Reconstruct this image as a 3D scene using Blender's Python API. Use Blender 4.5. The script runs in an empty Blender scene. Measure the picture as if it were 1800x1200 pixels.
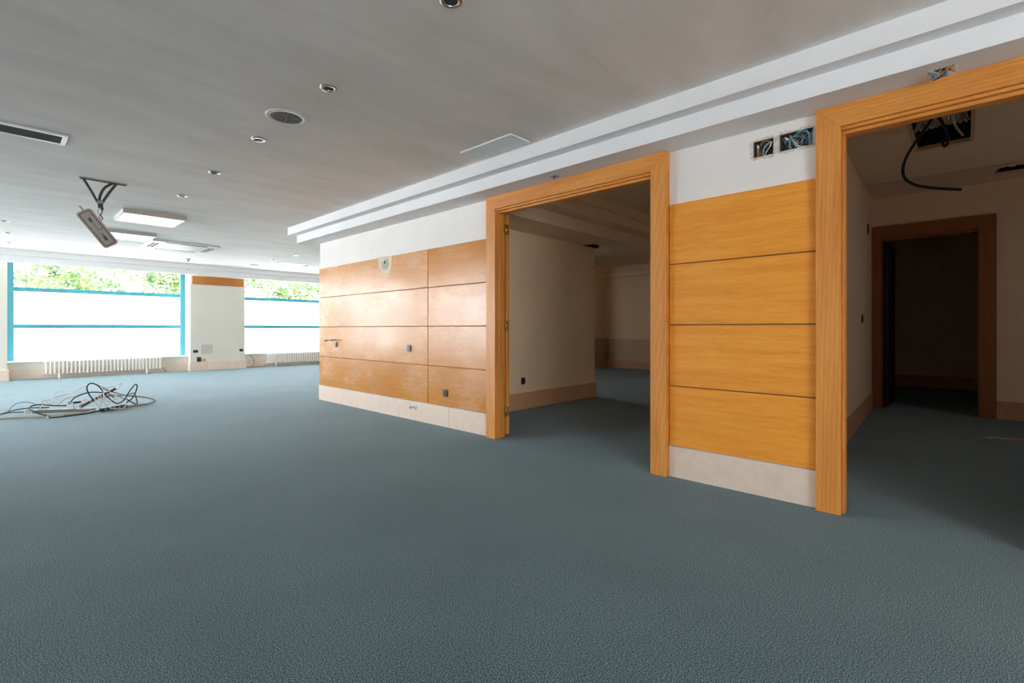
import bpy, bmesh, math, random
from mathutils import Vector, Matrix, Quaternion
random.seed(7)
S = bpy.context.scene
C = S.collection

# ------------------------------------------------------------------ camera
F_PX, HOR, TH, EYE = 851.0, 577.4, math.radians(46.87), 1.2
cd = bpy.data.cameras.new('camera'); cam = bpy.data.objects.new('camera', cd); C.objects.link(cam)
cd.sensor_fit = 'HORIZONTAL'; cd.sensor_width = 36.0; cd.lens = 36.0*F_PX/1800.0
cd.shift_y = -(600.0-HOR)/1800.0
cd.clip_start = 0.02; cd.clip_end = 200
cam.location = (0, 0, EYE); cam.rotation_euler = (math.pi/2, 0, -TH)
S.camera = cam

# ------------------------------------------------------------------ daylight and exposure
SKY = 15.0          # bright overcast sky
PANE, FILL_SIDE, FILL_END = 2.8, 7.0, 6.0         # glow of the frosted panes in view, then of added unseen fill windows
LAMP = 1.1
w = bpy.data.worlds.new('overcast_sky'); S.world = w; w.use_nodes = True
bg = w.node_tree.nodes['Background']; bg.inputs[0].default_value = (0.93, 0.97, 1.0, 1); bg.inputs[1].default_value = SKY
vs = S.view_settings
vs.view_transform = 'Standard'; vs.look = 'None'; vs.gamma = 1.0; vs.use_curve_mapping = False
vs.exposure = 1.52
S.cycles.max_bounces = 24; S.cycles.diffuse_bounces = 16; S.cycles.glossy_bounces = 6

# ------------------------------------------------------------------ materials
def srgb(r, g, b):
    f = lambda c: (c/255/12.92) if c/255 <= 0.04045 else ((c/255+0.055)/1.055)**2.4
    return (f(r), f(g), f(b), 1)
MATS = {}
def newmat(name):
    m = bpy.data.materials.new(name); m.use_nodes = True; MATS[name] = m
    nt = m.node_tree; return m, nt, nt.nodes['Principled BSDF']
def node(nt, typ, **kw):
    n = nt.nodes.new(typ)
    for k, v in kw.items():
        if k.startswith('i_'): n.inputs[k[2:].replace('_', ' ')].default_value = v
        else: setattr(n, k, v)
    return n
def plain(name, col, rough=0.6, metal=0.0, var=0.06, spec=0.5, scale=6.0):
    m, nt, b = newmat(name)
    tc = node(nt, 'ShaderNodeTexCoord'); nz = node(nt, 'ShaderNodeTexNoise'); nz.inputs['Scale'].default_value = scale; nz.inputs['Detail'].default_value = 4
    nt.links.new(tc.outputs['Object'], nz.inputs['Vector'])
    mx = node(nt, 'ShaderNodeMix', data_type='RGBA')
    mx.inputs[6].default_value = tuple(c*(1-var) for c in col[:3])+(1,); mx.inputs[7].default_value = tuple(min(1, c*(1+var)) for c in col[:3])+(1,)
    nt.links.new(nz.outputs['Fac'], mx.inputs[0]); nt.links.new(mx.outputs[2], b.inputs['Base Color'])
    b.inputs['Roughness'].default_value = rough; b.inputs['Metallic'].default_value = metal; b.inputs['Specular IOR Level'].default_value = spec
    return m
def ramp(nt, stops):
    r = node(nt, 'ShaderNodeValToRGB'); e = r.color_ramp.elements
    e[0].position, e[0].color = stops[0]; e[1].position, e[1].color = stops[-1]
    for p, c in stops[1:-1]:
        x = e.new(p); x.color = c
    return r
def g(v): return (v, v, v, 1)

def wood(name, axis, dark, mid, light, r0, r1, worn=0.0, stretch=14.0, rings=True, coat=0.0, spec=0.5):
    m, nt, b = newmat(name); L = nt.links.new
    tc = node(nt, 'ShaderNodeTexCoord'); oi = node(nt, 'ShaderNodeObjectInfo')
    mul = node(nt, 'ShaderNodeVectorMath', operation='SCALE'); mul.inputs[0].default_value = (7.3, 3.1, 5.7); L(oi.outputs['Random'], mul.inputs['Scale'])
    add = node(nt, 'ShaderNodeVectorMath', operation='ADD'); L(tc.outputs['Object'], add.inputs[0]); L(mul.outputs[0], add.inputs[1])
    mp = node(nt, 'ShaderNodeMapping'); sc = [stretch]*3; sc['xyz'.index(axis)] = 1.0; mp.inputs['Scale'].default_value = sc
    L(add.outputs[0], mp.inputs['Vector'])
    n1 = node(nt, 'ShaderNodeTexNoise'); n1.inputs['Scale'].default_value = 1.5; n1.inputs['Detail'].default_value = 8; n1.inputs['Roughness'].default_value = 0.62; n1.inputs['Distortion'].default_value = 0.4
    L(mp.outputs[0], n1.inputs['Vector'])
    n2 = node(nt, 'ShaderNodeTexNoise'); n2.inputs['Scale'].default_value = 9.0; n2.inputs['Detail'].default_value = 5; n2.inputs['Roughness'].default_value = 0.7
    L(mp.outputs[0], n2.inputs['Vector'])
    mx = node(nt, 'ShaderNodeMath', operation='MULTIPLY_ADD'); L(n2.outputs['Fac'], mx.inputs[0]); mx.inputs[1].default_value = 0.45
    hf = node(nt, 'ShaderNodeMath', operation='MULTIPLY'); L(n1.outputs['Fac'], hf.inputs[0]); hf.inputs[1].default_value = 0.6
    L(hf.outputs[0], mx.inputs[2])
    r = ramp(nt, [(0.30, dark), (0.52, mid), (0.74, light)]); L(mx.outputs[0], r.inputs[0])
    col = r.outputs[0]
    if rings:
        mp2 = node(nt, 'ShaderNodeMapping'); sc2 = [5.0]*3; sc2['xyz'.index(axis)] = 0.55; mp2.inputs['Scale'].default_value = sc2
        L(add.outputs[0], mp2.inputs['Vector'])
        wv = node(nt, 'ShaderNodeTexWave', wave_type='RINGS', rings_direction=('X' if axis != 'x' else 'Y')); wv.inputs['Scale'].default_value = 2.6; wv.inputs['Distortion'].default_value = 3.5; wv.inputs['Detail'].default_value = 3
        L(mp2.outputs[0], wv.inputs['Vector'])
        wr = ramp(nt, [(0.0, g(0.90)), (0.4, g(1.0)), (1.0, g(1.03))]); L(wv.outputs['Fac'], wr.inputs[0])
        mm = node(nt, 'ShaderNodeMix', data_type='RGBA', blend_type='MULTIPLY'); mm.inputs[0].default_value = 1.0
        L(col, mm.inputs[6]); L(wr.outputs[0], mm.inputs[7]); col = mm.outputs[2]
    # big soft blotches of faded varnish
    n3 = node(nt, 'ShaderNodeTexNoise'); n3.inputs['Scale'].default_value = 1.7; n3.inputs['Detail'].default_value = 6; n3.inputs['Roughness'].default_value = 0.6
    mp3 = node(nt, 'ShaderNodeMapping'); sc3 = [1.6]*3; sc3['xyz'.index(axis)] = 1.0; mp3.inputs['Scale'].default_value = sc3; L(add.outputs[0], mp3.inputs['Vector']); L(mp3.outputs[0], n3.inputs['Vector'])
    if worn > 0:
        wr2 = ramp(nt, [(0.42, g(0)), (0.66, g(worn))]); L(n3.outputs['Fac'], wr2.inputs[0])
        mf = node(nt, 'ShaderNodeMix', data_type='RGBA'); L(wr2.outputs[0], mf.inputs[0]); L(col, mf.inputs[6]); mf.inputs[7].default_value = srgb(205, 172, 132); col = mf.outputs[2]
    L(col, b.inputs['Base Color'])
    rr = node(nt, 'ShaderNodeMapRange'); rr.inputs['From Min'].default_value = 0.36; rr.inputs['From Max'].default_value = 0.64; rr.inputs['To Min'].default_value = r0; rr.inputs['To Max'].default_value = r1
    sm = node(nt, 'ShaderNodeMath', operation='MULTIPLY_ADD'); L(n2.outputs['Fac'], sm.inputs[0]); sm.inputs[1].default_value = 0.55
    s2 = node(nt, 'ShaderNodeMath', operation='MULTIPLY'); L(n3.outputs['Fac'], s2.inputs[0]); s2.inputs[1].default_value = 0.45; L(s2.outputs[0], sm.inputs[2])
    L(sm.outputs[0], rr.inputs['Value']); L(rr.outputs[0], b.inputs['Roughness'])
    bp = node(nt, 'ShaderNodeBump'); bp.inputs['Strength'].default_value = 0.12; bp.inputs['Distance'].default_value = 0.004; L(mx.outputs[0], bp.inputs['Height']); L(bp.outputs[0], b.inputs['Normal'])
    b.inputs['Specular IOR Level'].default_value = spec
    b.inputs['Coat Weight'].default_value = coat; b.inputs['Coat Roughness'].default_value = 0.22
    return m
OD, OM, OL = srgb(212, 128, 34), srgb(238, 154, 46), srgb(248, 174, 72)
wood('oak_panel_wood', 'y', OD, OM, OL, 0.40, 0.62, 0.0, rings=False)
wood('worn_panel_wood', 'y', srgb(184, 110, 26), srgb(200, 129, 38), srgb(212, 146, 56), 0.12, 0.36, 0.10, rings=False, spec=0.8)
wood('casing_wood_upright', 'z', srgb(196, 118, 46), srgb(220, 144, 64), srgb(232, 164, 86), 0.30, 0.50)
wood('casing_wood_level', 'y', srgb(196, 118, 46), srgb(220, 144, 64), srgb(232, 164, 86), 0.30, 0.50)

def plaster(name, col, var=0.05, streak=None, bump=0.25, scale=3.0, rough=0.85):
    m, nt, b = newmat(name); L = nt.links.new
    tc = node(nt, 'ShaderNodeTexCoord'); mp = node(nt, 'ShaderNodeMapping'); mp.inputs['Scale'].default_value = streak or (1, 1, 1)
    L(tc.outputs['Object'], mp.inputs['Vector'])
    n = node(nt, 'ShaderNodeTexNoise'); n.inputs['Scale'].default_value = scale; n.inputs['Detail'].default_value = 7; n.inputs['Roughness'].default_value = 0.6; n.inputs['Distortion'].default_value = 0.5
    L(mp.outputs[0], n.inputs['Vector'])
    lo = tuple(c*(1-var) for c in col[:3])+(1,); hi = tuple(min(0.95, c*(1+var)) for c in col[:3])+(1,)
    r = ramp(nt, [(0.32, lo), (0.68, hi)]); L(n.outputs['Fac'], r.inputs[0]); L(r.outputs[0], b.inputs['Base Color'])
    n2 = node(nt, 'ShaderNodeTexNoise'); n2.inputs['Scale'].default_value = 70; n2.inputs['Detail'].default_value = 3; L(tc.outputs['Object'], n2.inputs['Vector'])
    ad = node(nt, 'ShaderNodeMath', operation='MULTIPLY_ADD'); L(n2.outputs['Fac'], ad.inputs[0]); ad.inputs[1].default_value = 0.12; L(n.outputs['Fac'], ad.inputs[2])
    bp = node(nt, 'ShaderNodeBump'); bp.inputs['Strength'].default_value = bump; bp.inputs['Distance'].default_value = 0.02; L(ad.outputs[0], bp.inputs['Height']); L(bp.outputs[0], b.inputs['Normal'])
    b.inputs['Roughness'].default_value = rough; b.inputs['Specular IOR Level'].default_value = 0.3
    return m
plaster('ceiling_plaster', srgb(236, 230, 225), 0.07, (0.6, 1.8, 1.0), 0.22, 1.7)
plaster('wall_plaster', srgb(236, 231, 226), 0.03, (1, 1, 1), 0.06, 2.0)
plaster('cornice_plaster', srgb(238, 237, 238), 0.02, (1, 1, 1), 0.04, 2.0)
plaster('room_plaster', srgb(240, 213, 182), 0.03, (1, 1, 1), 0.06, 2.0)
plaster('pillar_plaster', srgb(220, 216, 205), 0.03, (1, 1, 1), 0.05, 1.5)
plaster('stone_skirting', srgb(226, 206, 190), 0.05, (1, 1, 1), 0.05, 9.0, 0.5)
plaster('room_skirting', srgb(206, 158, 120), 0.06, (1, 1, 1), 0.05, 9.0, 0.5)
plaster('raw_plaster', srgb(214, 208, 196), 0.15, (1, 1, 1), 0.6, 25.0)
plaster('pavement_grey', srgb(190, 188, 182), 0.06)
plaster('patch_filler', srgb(216, 196, 170), 0.10, (1, 1, 1), 0.3, 9.0, 0.6)

m, nt, b = newmat('carpet_teal'); L = nt.links.new
tc = node(nt, 'ShaderNodeTexCoord')
n1 = node(nt, 'ShaderNodeTexNoise'); n1.inputs['Scale'].default_value = 215; n1.inputs['Detail'].default_value = 2; n1.inputs['Roughness'].default_value = 0.75; L(tc.outputs['Object'], n1.inputs['Vector'])
n2 = node(nt, 'ShaderNodeTexNoise'); n2.inputs['Scale'].default_value = 1.3; n2.inputs['Detail'].default_value = 5; L(tc.outputs['Object'], n2.inputs['Vector'])
r1 = ramp(nt, [(0.37, srgb(12, 26, 32)), (0.50, srgb(68, 98, 109)), (0.63, srgb(162, 188, 194))]); L(n1.outputs['Fac'], r1.inputs[0])
r2 = ramp(nt, [(0.35, g(0.86)), (0.65, g(1.0))]); L(n2.outputs['Fac'], r2.inputs[0])
mm = node(nt, 'ShaderNodeMix', data_type='RGBA', blend_type='MULTIPLY'); mm.inputs[0].default_value = 1; L(r1.outputs[0], mm.inputs[6]); L(r2.outputs[0], mm.inputs[7])
L(mm.outputs[2], b.inputs['Base Color']); b.inputs['Roughness'].default_value = 1.0; b.inputs['Specular IOR Level'].default_value = 0.1
b.inputs['Sheen Weight'].default_value = 0.25; b.inputs['Sheen Roughness'].default_value = 0.5; b.inputs['Sheen Tint'].default_value = (0.75, 0.9, 1, 1)
bp = node(nt, 'ShaderNodeBump'); bp.inputs['Strength'].default_value = 0.15; bp.inputs['Distance'].default_value = 0.003; L(n1.outputs['Fac'], bp.inputs['Height']); L(bp.outputs[0], b.inputs['Normal'])

def emitter(name, col, s):
    m, nt, b = newmat(name)
    b.inputs['Base Color'].default_value = (0.8, 0.8, 0.8, 1); b.inputs['Roughness'].default_value = 0.5
    b.inputs['Emission Color'].default_value = col; b.inputs['Emission Strength'].default_value = s
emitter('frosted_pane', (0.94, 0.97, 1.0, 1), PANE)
emitter('fill_pane_side', (0.94, 0.97, 1.0, 1), FILL_SIDE)
emitter('fill_pane_end', (0.94, 0.97, 1.0, 1), FILL_END)
emitter('lamp_diffuser', (0.95, 0.98, 1.0, 1), LAMP)
m, nt, b = newmat('clear_glass'); nt.nodes.remove(b)
tr = node(nt, 'ShaderNodeBsdfTransparent'); gl = node(nt, 'ShaderNodeBsdfGlossy'); gl.inputs['Roughness'].default_value = 0.03
fr = node(nt, 'ShaderNodeFresnel'); fr.inputs['IOR'].default_value = 1.45; mx = node(nt, 'ShaderNodeMixShader')
nt.links.new(fr.outputs[0], mx.inputs[0]); nt.links.new(tr.outputs[0], mx.inputs[1]); nt.links.new(gl.outputs[0], mx.inputs[2]); nt.links.new(mx.outputs[0], nt.nodes['Material Output'].inputs[0])
m, nt, b = newmat('leaf_green')
oi = node(nt, 'ShaderNodeTexCoord'); nz = node(nt, 'ShaderNodeTexNoise'); nz.inputs['Scale'].default_value = 3.0; nt.links.new(oi.outputs['Object'], nz.inputs['Vector'])
rr = ramp(nt, [(0.3, srgb(44, 64, 36)), (0.5, srgb(62, 86, 50)), (0.68, srgb(96, 92, 52))]); nt.links.new(nz.outputs['Fac'], rr.inputs[0])
df = node(nt, 'ShaderNodeBsdfDiffuse'); tl = node(nt, 'ShaderNodeBsdfTranslucent'); ms = node(nt, 'ShaderNodeMixShader'); ms.inputs[0].default_value = 0.5
nt.links.new(rr.outputs[0], df.inputs[0]); nt.links.new(rr.outputs[0], tl.inputs[0]); nt.links.new(df.outputs[0], ms.inputs[1]); nt.links.new(tl.outputs[0], ms.inputs[2]); nt.links.new(ms.outputs[0], nt.nodes['Material Output'].inputs[0])
plain('bark', srgb(96, 82, 66), 0.9, scale=12)
plain('teal_frame', srgb(70, 160, 180), 0.35, spec=0.5)
plain('white_metal', srgb(232, 232, 232), 0.4)
plain('radiator_white', srgb(236, 232, 226), 0.35)
plain('grey_metal', srgb(120, 118, 114), 0.35, 0.7)
plain('dark_grille', srgb(70, 68, 64), 0.6)
plain('grey_grille', srgb(150, 147, 142), 0.5)
plain('chrome', srgb(205, 203, 200), 0.22, 0.9)
plain('brass', srgb(214, 170, 90), 0.3, 0.9)
plain('black_plastic', srgb(30, 30, 31), 0.45)
plain('dark_void', srgb(26, 23, 20), 0.95)
plain('dark_leaf', srgb(40, 28, 18), 0.6)
plain('socket_grey', srgb(92, 88, 84), 0.35)
plain('socket_core', srgb(34, 33, 33), 0.4)
plain('cable_black', srgb(28, 31, 33), 0.5)
plain('cable_white', srgb(216, 210, 202), 0.5)
plain('cable_beige', srgb(176, 160, 146), 0.5)
plain('cable_blue', srgb(70, 150, 190), 0.45)
plain('cable_orange', srgb(224, 134, 44), 0.45)
plain('cable_pale_blue', srgb(150, 185, 205), 0.45)
plain('conduit_grey', srgb(72, 72, 70), 0.7)
plain('trunking_grey', srgb(150, 142, 136), 0.5)
plain('dark_trunking', srgb(84, 82, 80), 0.45)
plain('lamp_housing', srgb(178, 166, 156), 0.5)
plain('gasket_brown', srgb(96, 70, 46), 0.7)
wood('strip_wood', 'x', srgb(164, 94, 30), srgb(182, 112, 42), srgb(194, 126, 56), 0.4, 0.6, rings=False)
plain('box_grey', srgb(84, 76, 70), 0.8, var=0.4, scale=60)
plain('lamp_frame', srgb(196, 190, 184), 0.5)
plain('seam_wood', srgb(150, 98, 50), 0.7)
plain('beige_plastic', srgb(214, 180, 140), 0.5)
plain('foil_silver', srgb(190, 180, 165), 0.35, 0.8, 0.25, scale=40)
plain('paint_smear', srgb(168, 168, 156), 0.7, var=0.2, scale=20)
plain('faded_paint', srgb(200, 188, 182), 0.85)
plain('scrap_pale', srgb(206, 196, 180), 0.8)
plain('scrap_orange', srgb(206, 132, 84), 0.8)
plain('dado_board', srgb(206, 176, 146), 0.6)
wood('dark_casing_wood', 'z', srgb(120, 66, 26), srgb(146, 84, 38), srgb(164, 100, 50), 0.35, 0.55)

# ------------------------------------------------------------------ mesh helpers
class MB:
    def __init__(s): s.v = []; s.f = []; s.smooth = set()
    def quad(s, a, b, c, d):
        n = len(s.v); s.v += [tuple(a), tuple(b), tuple(c), tuple(d)]; s.f.append((n, n+1, n+2, n+3)); return s
    def box(s, x0, x1, y0, y1, z0, z1):
        n = len(s.v)
        s.v += [(x0, y0, z0), (x1, y0, z0), (x1, y1, z0), (x0, y1, z0), (x0, y0, z1), (x1, y0, z1), (x1, y1, z1), (x0, y1, z1)]
        s.f += [tuple(n+i for i in q) for q in ((0, 3, 2, 1), (4, 5, 6, 7), (0, 1, 5, 4), (1, 2, 6, 5), (2, 3, 7, 6), (3, 0, 4, 7))]; return s
    def bbox(s, x0, x1, y0, y1, z0, z1, bv=0.004):
        bm = bmesh.new(); bmesh.ops.create_cube(bm, size=1)
        for v in bm.verts: v.co = Vector(((x0+x1)/2+v.co.x*(x1-x0), (y0+y1)/2+v.co.y*(y1-y0), (z0+z1)/2+v.co.z*(z1-z0)))
        bmesh.ops.bevel(bm, geom=list(bm.edges), offset=bv, segments=1, affect='EDGES', profile=0.5)
        s.add_bm(bm); bm.free(); return s
    def add_bm(s, bm):
        n = len(s.v); bm.verts.index_update(); s.v += [tuple(v.co) for v in bm.verts]; s.f += [tuple(n+v.index for v in f.verts) for f in bm.faces]
    def prism(s, poly, d):
        """poly: list of 3-D points, d: extrusion vector"""
        n = len(s.v); k = len(poly); d = Vector(d)
        s.v += [tuple(p) for p in poly]+[tuple(Vector(p)+d) for p in poly]
        s.f.append(tuple(n+i for i in range(k))); s.f.append(tuple(n+k+i for i in reversed(range(k))))
        for i in range(k):
            j = (i+1) % k; s.f.append((n+i, n+k+i, n+k+j, n+j))
        return s
    def lathe(s, prof, seg=24, c=(0, 0, 0), axis='z', smooth=True):
        n = len(s.v); k = len(prof); f0 = len(s.f)
        for i in range(seg):
            a = 2*math.pi*i/seg; ca, sa = math.cos(a), math.sin(a)
            for r, h in prof:
                p = {'z': (r*ca, r*sa, h), 'x': (h, r*ca, r*sa), 'y': (r*sa, h, r*ca)}[axis]
                s.v.append((c[0]+p[0], c[1]+p[1], c[2]+p[2]))
        for i in range(seg):
            j = (i+1) % seg
            for q in range(k-1): s.f.append((n+i*k+q, n+j*k+q, n+j*k+q+1, n+i*k+q+1))
        if smooth: s.smooth.update(range(f0, len(s.f)))
        return s
    def tube(s, pts, r, seg=6, cap=True):
        pts = [Vector(p) for p in pts]; n = len(s.v); f0 = len(s.f); k = len(pts)
        t0 = (pts[1]-pts[0]).normalized(); up = Vector((0, 0, 1)) if abs(t0.z) < 0.9 else Vector((1, 0, 0))
        nrm = t0.cross(up).normalized(); prev = t0
        for i, p in enumerate(pts):
            t = (pts[min(i+1, k-1)]-pts[max(i-1, 0)]).normalized()
            if t.length == 0: t = prev
            q = prev.rotation_difference(t); nrm = q @ nrm; nrm = (nrm-t*nrm.dot(t)).normalized(); bn = t.cross(nrm); prev = t
            rr = r[i] if isinstance(r, (list, tuple)) else r
            for a in range(seg):
                an = 2*math.pi*a/seg; s.v.append(tuple(p+(nrm*math.cos(an)+bn*math.sin(an))*rr))
        for i in range(k-1):
            for a in range(seg):
                b = (a+1) % seg; s.f.append((n+i*seg+a, n+i*seg+b, n+(i+1)*seg+b, n+(i+1)*seg+a))
        s.smooth.update(range(f0, len(s.f)))
        if cap:
            s.f.append(tuple(n+a for a in reversed(range(seg)))); s.f.append(tuple(n+(k-1)*seg+a for a in range(seg)))
        return s
    def mesh(s, name):
        me = bpy.data.meshes.new(name); me.from_pydata(s.v, [], s.f)
        for i in s.smooth: me.polygons[i].use_smooth = True
        bm = bmesh.new(); bm.from_mesh(me); bmesh.ops.recalc_face_normals(bm, faces=bm.faces); bm.to_mesh(me); bm.free()
        me.update(); return me
    def build(s, name, mat, parent=None, loc=(0, 0, 0)):
        me = s.mesh(name); me.materials.append(MATS[mat])
        o = bpy.data.objects.new(name, me); C.objects.link(o); o.location = loc
        if parent: o.parent = parent
        return o
def tag(o, label, cat=None, group=None, kind=None):
    o['label'] = label
    if cat: o['category'] = cat
    if group: o['group'] = group
    if kind: o['kind'] = kind
    return o
def struct(o, label, cat): return tag(o, label, cat, kind='structure')
def empty(name, loc=(0, 0, 0), rot=(0, 0, 0)):
    o = bpy.data.objects.new(name, None); C.objects.link(o); o.location = loc; o.rotation_euler = rot; o.empty_display_size = 0.1; return o
def copy_tree(o, parent=None):
    c = o.copy(); C.objects.link(c)
    if parent: c.parent = parent
    for ch in list(o.children): copy_tree(ch, c)
    return c
def spline(pts, n=8):
    P = [Vector(p) for p in pts]; out = []
    for i in range(len(P)-1):
        p0 = P[max(i-1, 0)]; p1 = P[i]; p2 = P[i+1]; p3 = P[min(i+2, len(P)-1)]
        for k in range(n):
            t = k/n; out.append(0.5*((2*p1)+(p2-p0)*t+(2*p0-5*p1+4*p2-p3)*t*t+(3*p1-p0-3*p2+p3)*t**3))
    out.append(P[-1]); return out
def slab(mb, ax, c0, c1, u0, u1, v0, v1, holes):
    """a slab between c0 and c1 along axis ax, spanning u,v (the two other axes in order), with rectangular holes"""
    us = sorted({u0, u1, *[h[0] for h in holes], *[h[1] for h in holes]}); vs_ = sorted({v0, v1, *[h[2] for h in holes], *[h[3] for h in holes]})
    for i in range(len(us)-1):
        for j in range(len(vs_)-1):
            cu, cv = (us[i]+us[i+1])/2, (vs_[j]+vs_[j+1])/2
            if any(h[0] < cu < h[1] and h[2] < cv < h[3] for h in holes): continue
            a, b_, c_, d = us[i], us[i+1], vs_[j], vs_[j+1]
            if ax == 'x': mb.box(c0, c1, a, b_, c_, d)
            elif ax == 'y': mb.box(a, b_, c0, c1, c_, d)
            else: mb.box(a, b_, c_, d, c0, c1)
    return mb
SN, CS = math.sin(TH), math.cos(TH)
def ray(u, v):
    a = (u-900)/F_PX; return Vector((SN+a*CS, CS-a*SN, (HOR-v)/F_PX))
def at_y(u, v, Y): r = ray(u, v); t = Y/r.y; return Vector((r.x*t, Y, EYE+r.z*t))
def at_x(u, v, X): r = ray(u, v); t = X/r.x; return Vector((X, r.y*t, EYE+r.z*t))
def at_z(u, v, z): r = ray(u, v); t = (z-EYE)/r.z; return Vector((r.x*t, r.y*t, z))
def zc(y): return 2.892+max(0.0, y-9.0)*0.0133          # the hall ceiling rises very slightly towards the windows
def at_ceiling(u, v):
    z = 2.9
    for _ in range(6):
        p = at_z(u, v, z); z = zc(p.y)
    return p

# ------------------------------------------------------------------ the setting
XW, XB = 3.775, 3.885          # plaster face and rear face of the panelled partition
LEFT, BACK, YW = -8.05, -5.0, 16.0
ZS, ZM, ZC, ZR = 2.64, 2.764, 2.892, 3.08
struct(MB().box(-8.4, 13.6, -5.4, 16.6, -0.12, 0).build('floor', 'carpet_teal'), 'teal looped carpet covering the whole floor', 'floor')

# hall ceiling with the slot of the torn-out fitting
cb = MB(); SLOT = (0.645, 1.06, 7.205, 7.265)
slab(cb, 'z', ZC, ZC+0.03, LEFT, XB, BACK, 9.0, [SLOT])
cb.box(XB, 13.2, 8.2, 9.0, ZC, ZC+0.03)
cb.prism([(LEFT, 9.0, ZC), (13.2, 9.0, ZC), (13.2, YW+0.7, zc(YW+0.7)), (LEFT, YW+0.7, zc(YW+0.7))], (0, 0, 0.03))
cb.box(LEFT, 13.2, BACK, YW+0.7, 3.30, 3.36)
cb.box(XB, 13.2, 8.17, 8.2, ZC, 3.3)
struct(cb.build('ceiling', 'ceiling_plaster'), 'grey-white streaky plaster ceiling of the big hall', 'ceiling')

# rear rooms' ceiling (higher), with the two torn holes above the right-hand room
HOLE = (5.50, 6.65, -0.04, 0.37); HOLE2 = (8.36, 8.74, -0.75, -0.27)
rc = MB()
slab(rc, 'z', ZR, ZR+0.03, XB, 7.9, -2.8, 8.17, [HOLE])
slab(rc, 'z', 3.16, 3.19, 7.9, 9.3, -2.8, 1.2, [HOLE2])
rc.box(7.9, 9.3, 1.2, 8.17, ZR, ZR+0.03); rc.box(9.3, 13.2, -2.8, 8.17, ZR, ZR+0.03)
rc.box(7.88, 7.9, -2.8, 1.2, ZR, 3.19)
struct(rc.build('ceiling_rear', 'room_plaster'), 'white ceiling of the dark rooms behind the doorways', 'ceiling')

# panelled partition: three runs of wall
BOX1 = (0.992, 1.128, 2.437, 2.556); BOX2 = (0.748, 0.957, 2.44, 2.562)
wr = MB()
wr.box(XW, XB, 3.86, 8.0, 0, ZC)
slab(wr, 'x', XW, XW+0.06, 0.70, 1.78, 0, ZC, [BOX1, BOX2]); wr.box(XW+0.06, XB, 0.70, 1.78, 0, ZC)
wr.box(XW, XB, BACK, -0.44, 0, ZC)
wr.box(XW, XB, 1.78, 3.86, 2.60, ZC); wr.box(XW, XB, -0.44, 0.70, 2.60, ZC)
wr.box(XW, XB, BACK, 8.0, ZC, 3.30)
wall_right = struct(wr.build('wall_right', 'wall_plaster'), 'white plaster partition with honey oak panelling and two doorways', 'wall')
zrows = [0.25, 0.735, 1.23, 1.72, 2.21]
def panel(y0, y1, z0, z1, mat, nm='wood_panel'):
    gp = 0.0035
    return MB().bbox(3.756, XW+0.002, y0+gp, y1-gp, z0+gp, z1-gp, 0.003).build(nm, mat, wall_right)
for i in range(4):
    panel(3.87, 4.983, zrows[i], zrows[i+1], 'worn_panel_wood'); panel(4.983, 8.0, zrows[i], zrows[i+1], 'worn_panel_wood')
    panel(0.72, 1.765, zrows[i], zrows[i+1], 'oak_panel_wood')
    panel(-3.2, -0.45, zrows[i], zrows[i+1], 'oak_panel_wood')
MB().box(3.768, XW+0.001, 3.875, 7.995, 0.252, 2.205).build('panel_backing', 'seam_wood', wall_right)
for a, b_ in ((0.725, 1.762), (-3.195, -0.452)): MB().box(3.768, XW+0.001, a, b_, 0.252, 2.205).build('panel_backing', 'gasket_brown', wall_right)
# keystone-shaped patch where a wall lamp was removed
q = [at_x(u, v, 3.756) for u, v in ((663, 452.5), (690, 449), (688, 470), (684, 482), (673, 483), (666, 469))]
o = MB().prism(q, (-0.003, 0, 0)).build('filler_patch', 'patch_filler', wall_right); o['label'] = 'pale filler patch where a wall lamp was'
q = [at_x(u, v, 3.753) for u, v in ((672, 462), (677, 456), (682, 455), (684, 466), (679, 474), (671, 472))]
s = MB().prism(q, (-0.002, 0, 0)).build('paint_smear', 'paint_smear', o)
p = at_x(676.5, 461, 3.751); MB().lathe([(0, 0), (0.012, 0), (0.016, -0.003), (0.02, 0)], 10, p, 'x').build('cable_hole', 'dark_void', o)
# stone skirting of the partition, tile by tile
br = struct(MB().box(3.765, XW+0.001, 3.87, 8.0, 0, 0.247).box(3.765, XW+0.001, 0.72, 1.765, 0, 0.247).box(3.765, XW+0.001, -3.2, -0.45, 0, 0.247).build('baseboard_right', 'raw_plaster'), 'pale pink stone skirting under the oak panelling', 'skirting')
ys = [3.87]+[at_x(u, 720, 3.752).y for u in (789, 722, 683, 602)]+[8.012]
for a, b_ in list(zip(ys[:-1], ys[1:]))+[(0.72, 1.765), (-3.2, -1.9), (-1.9, -0.45)]:
    MB().bbox(3.752, 3.766, a+0.001, b_-0.001, 0, 0.248, 0.002).build('skirting_tile', 'stone_skirting', br)
MB().bbox(3.752, 3.9, 8.0, 8.012, 0, 0.248, 0.002).build('skirting_tile', 'stone_skirting', br)

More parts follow.
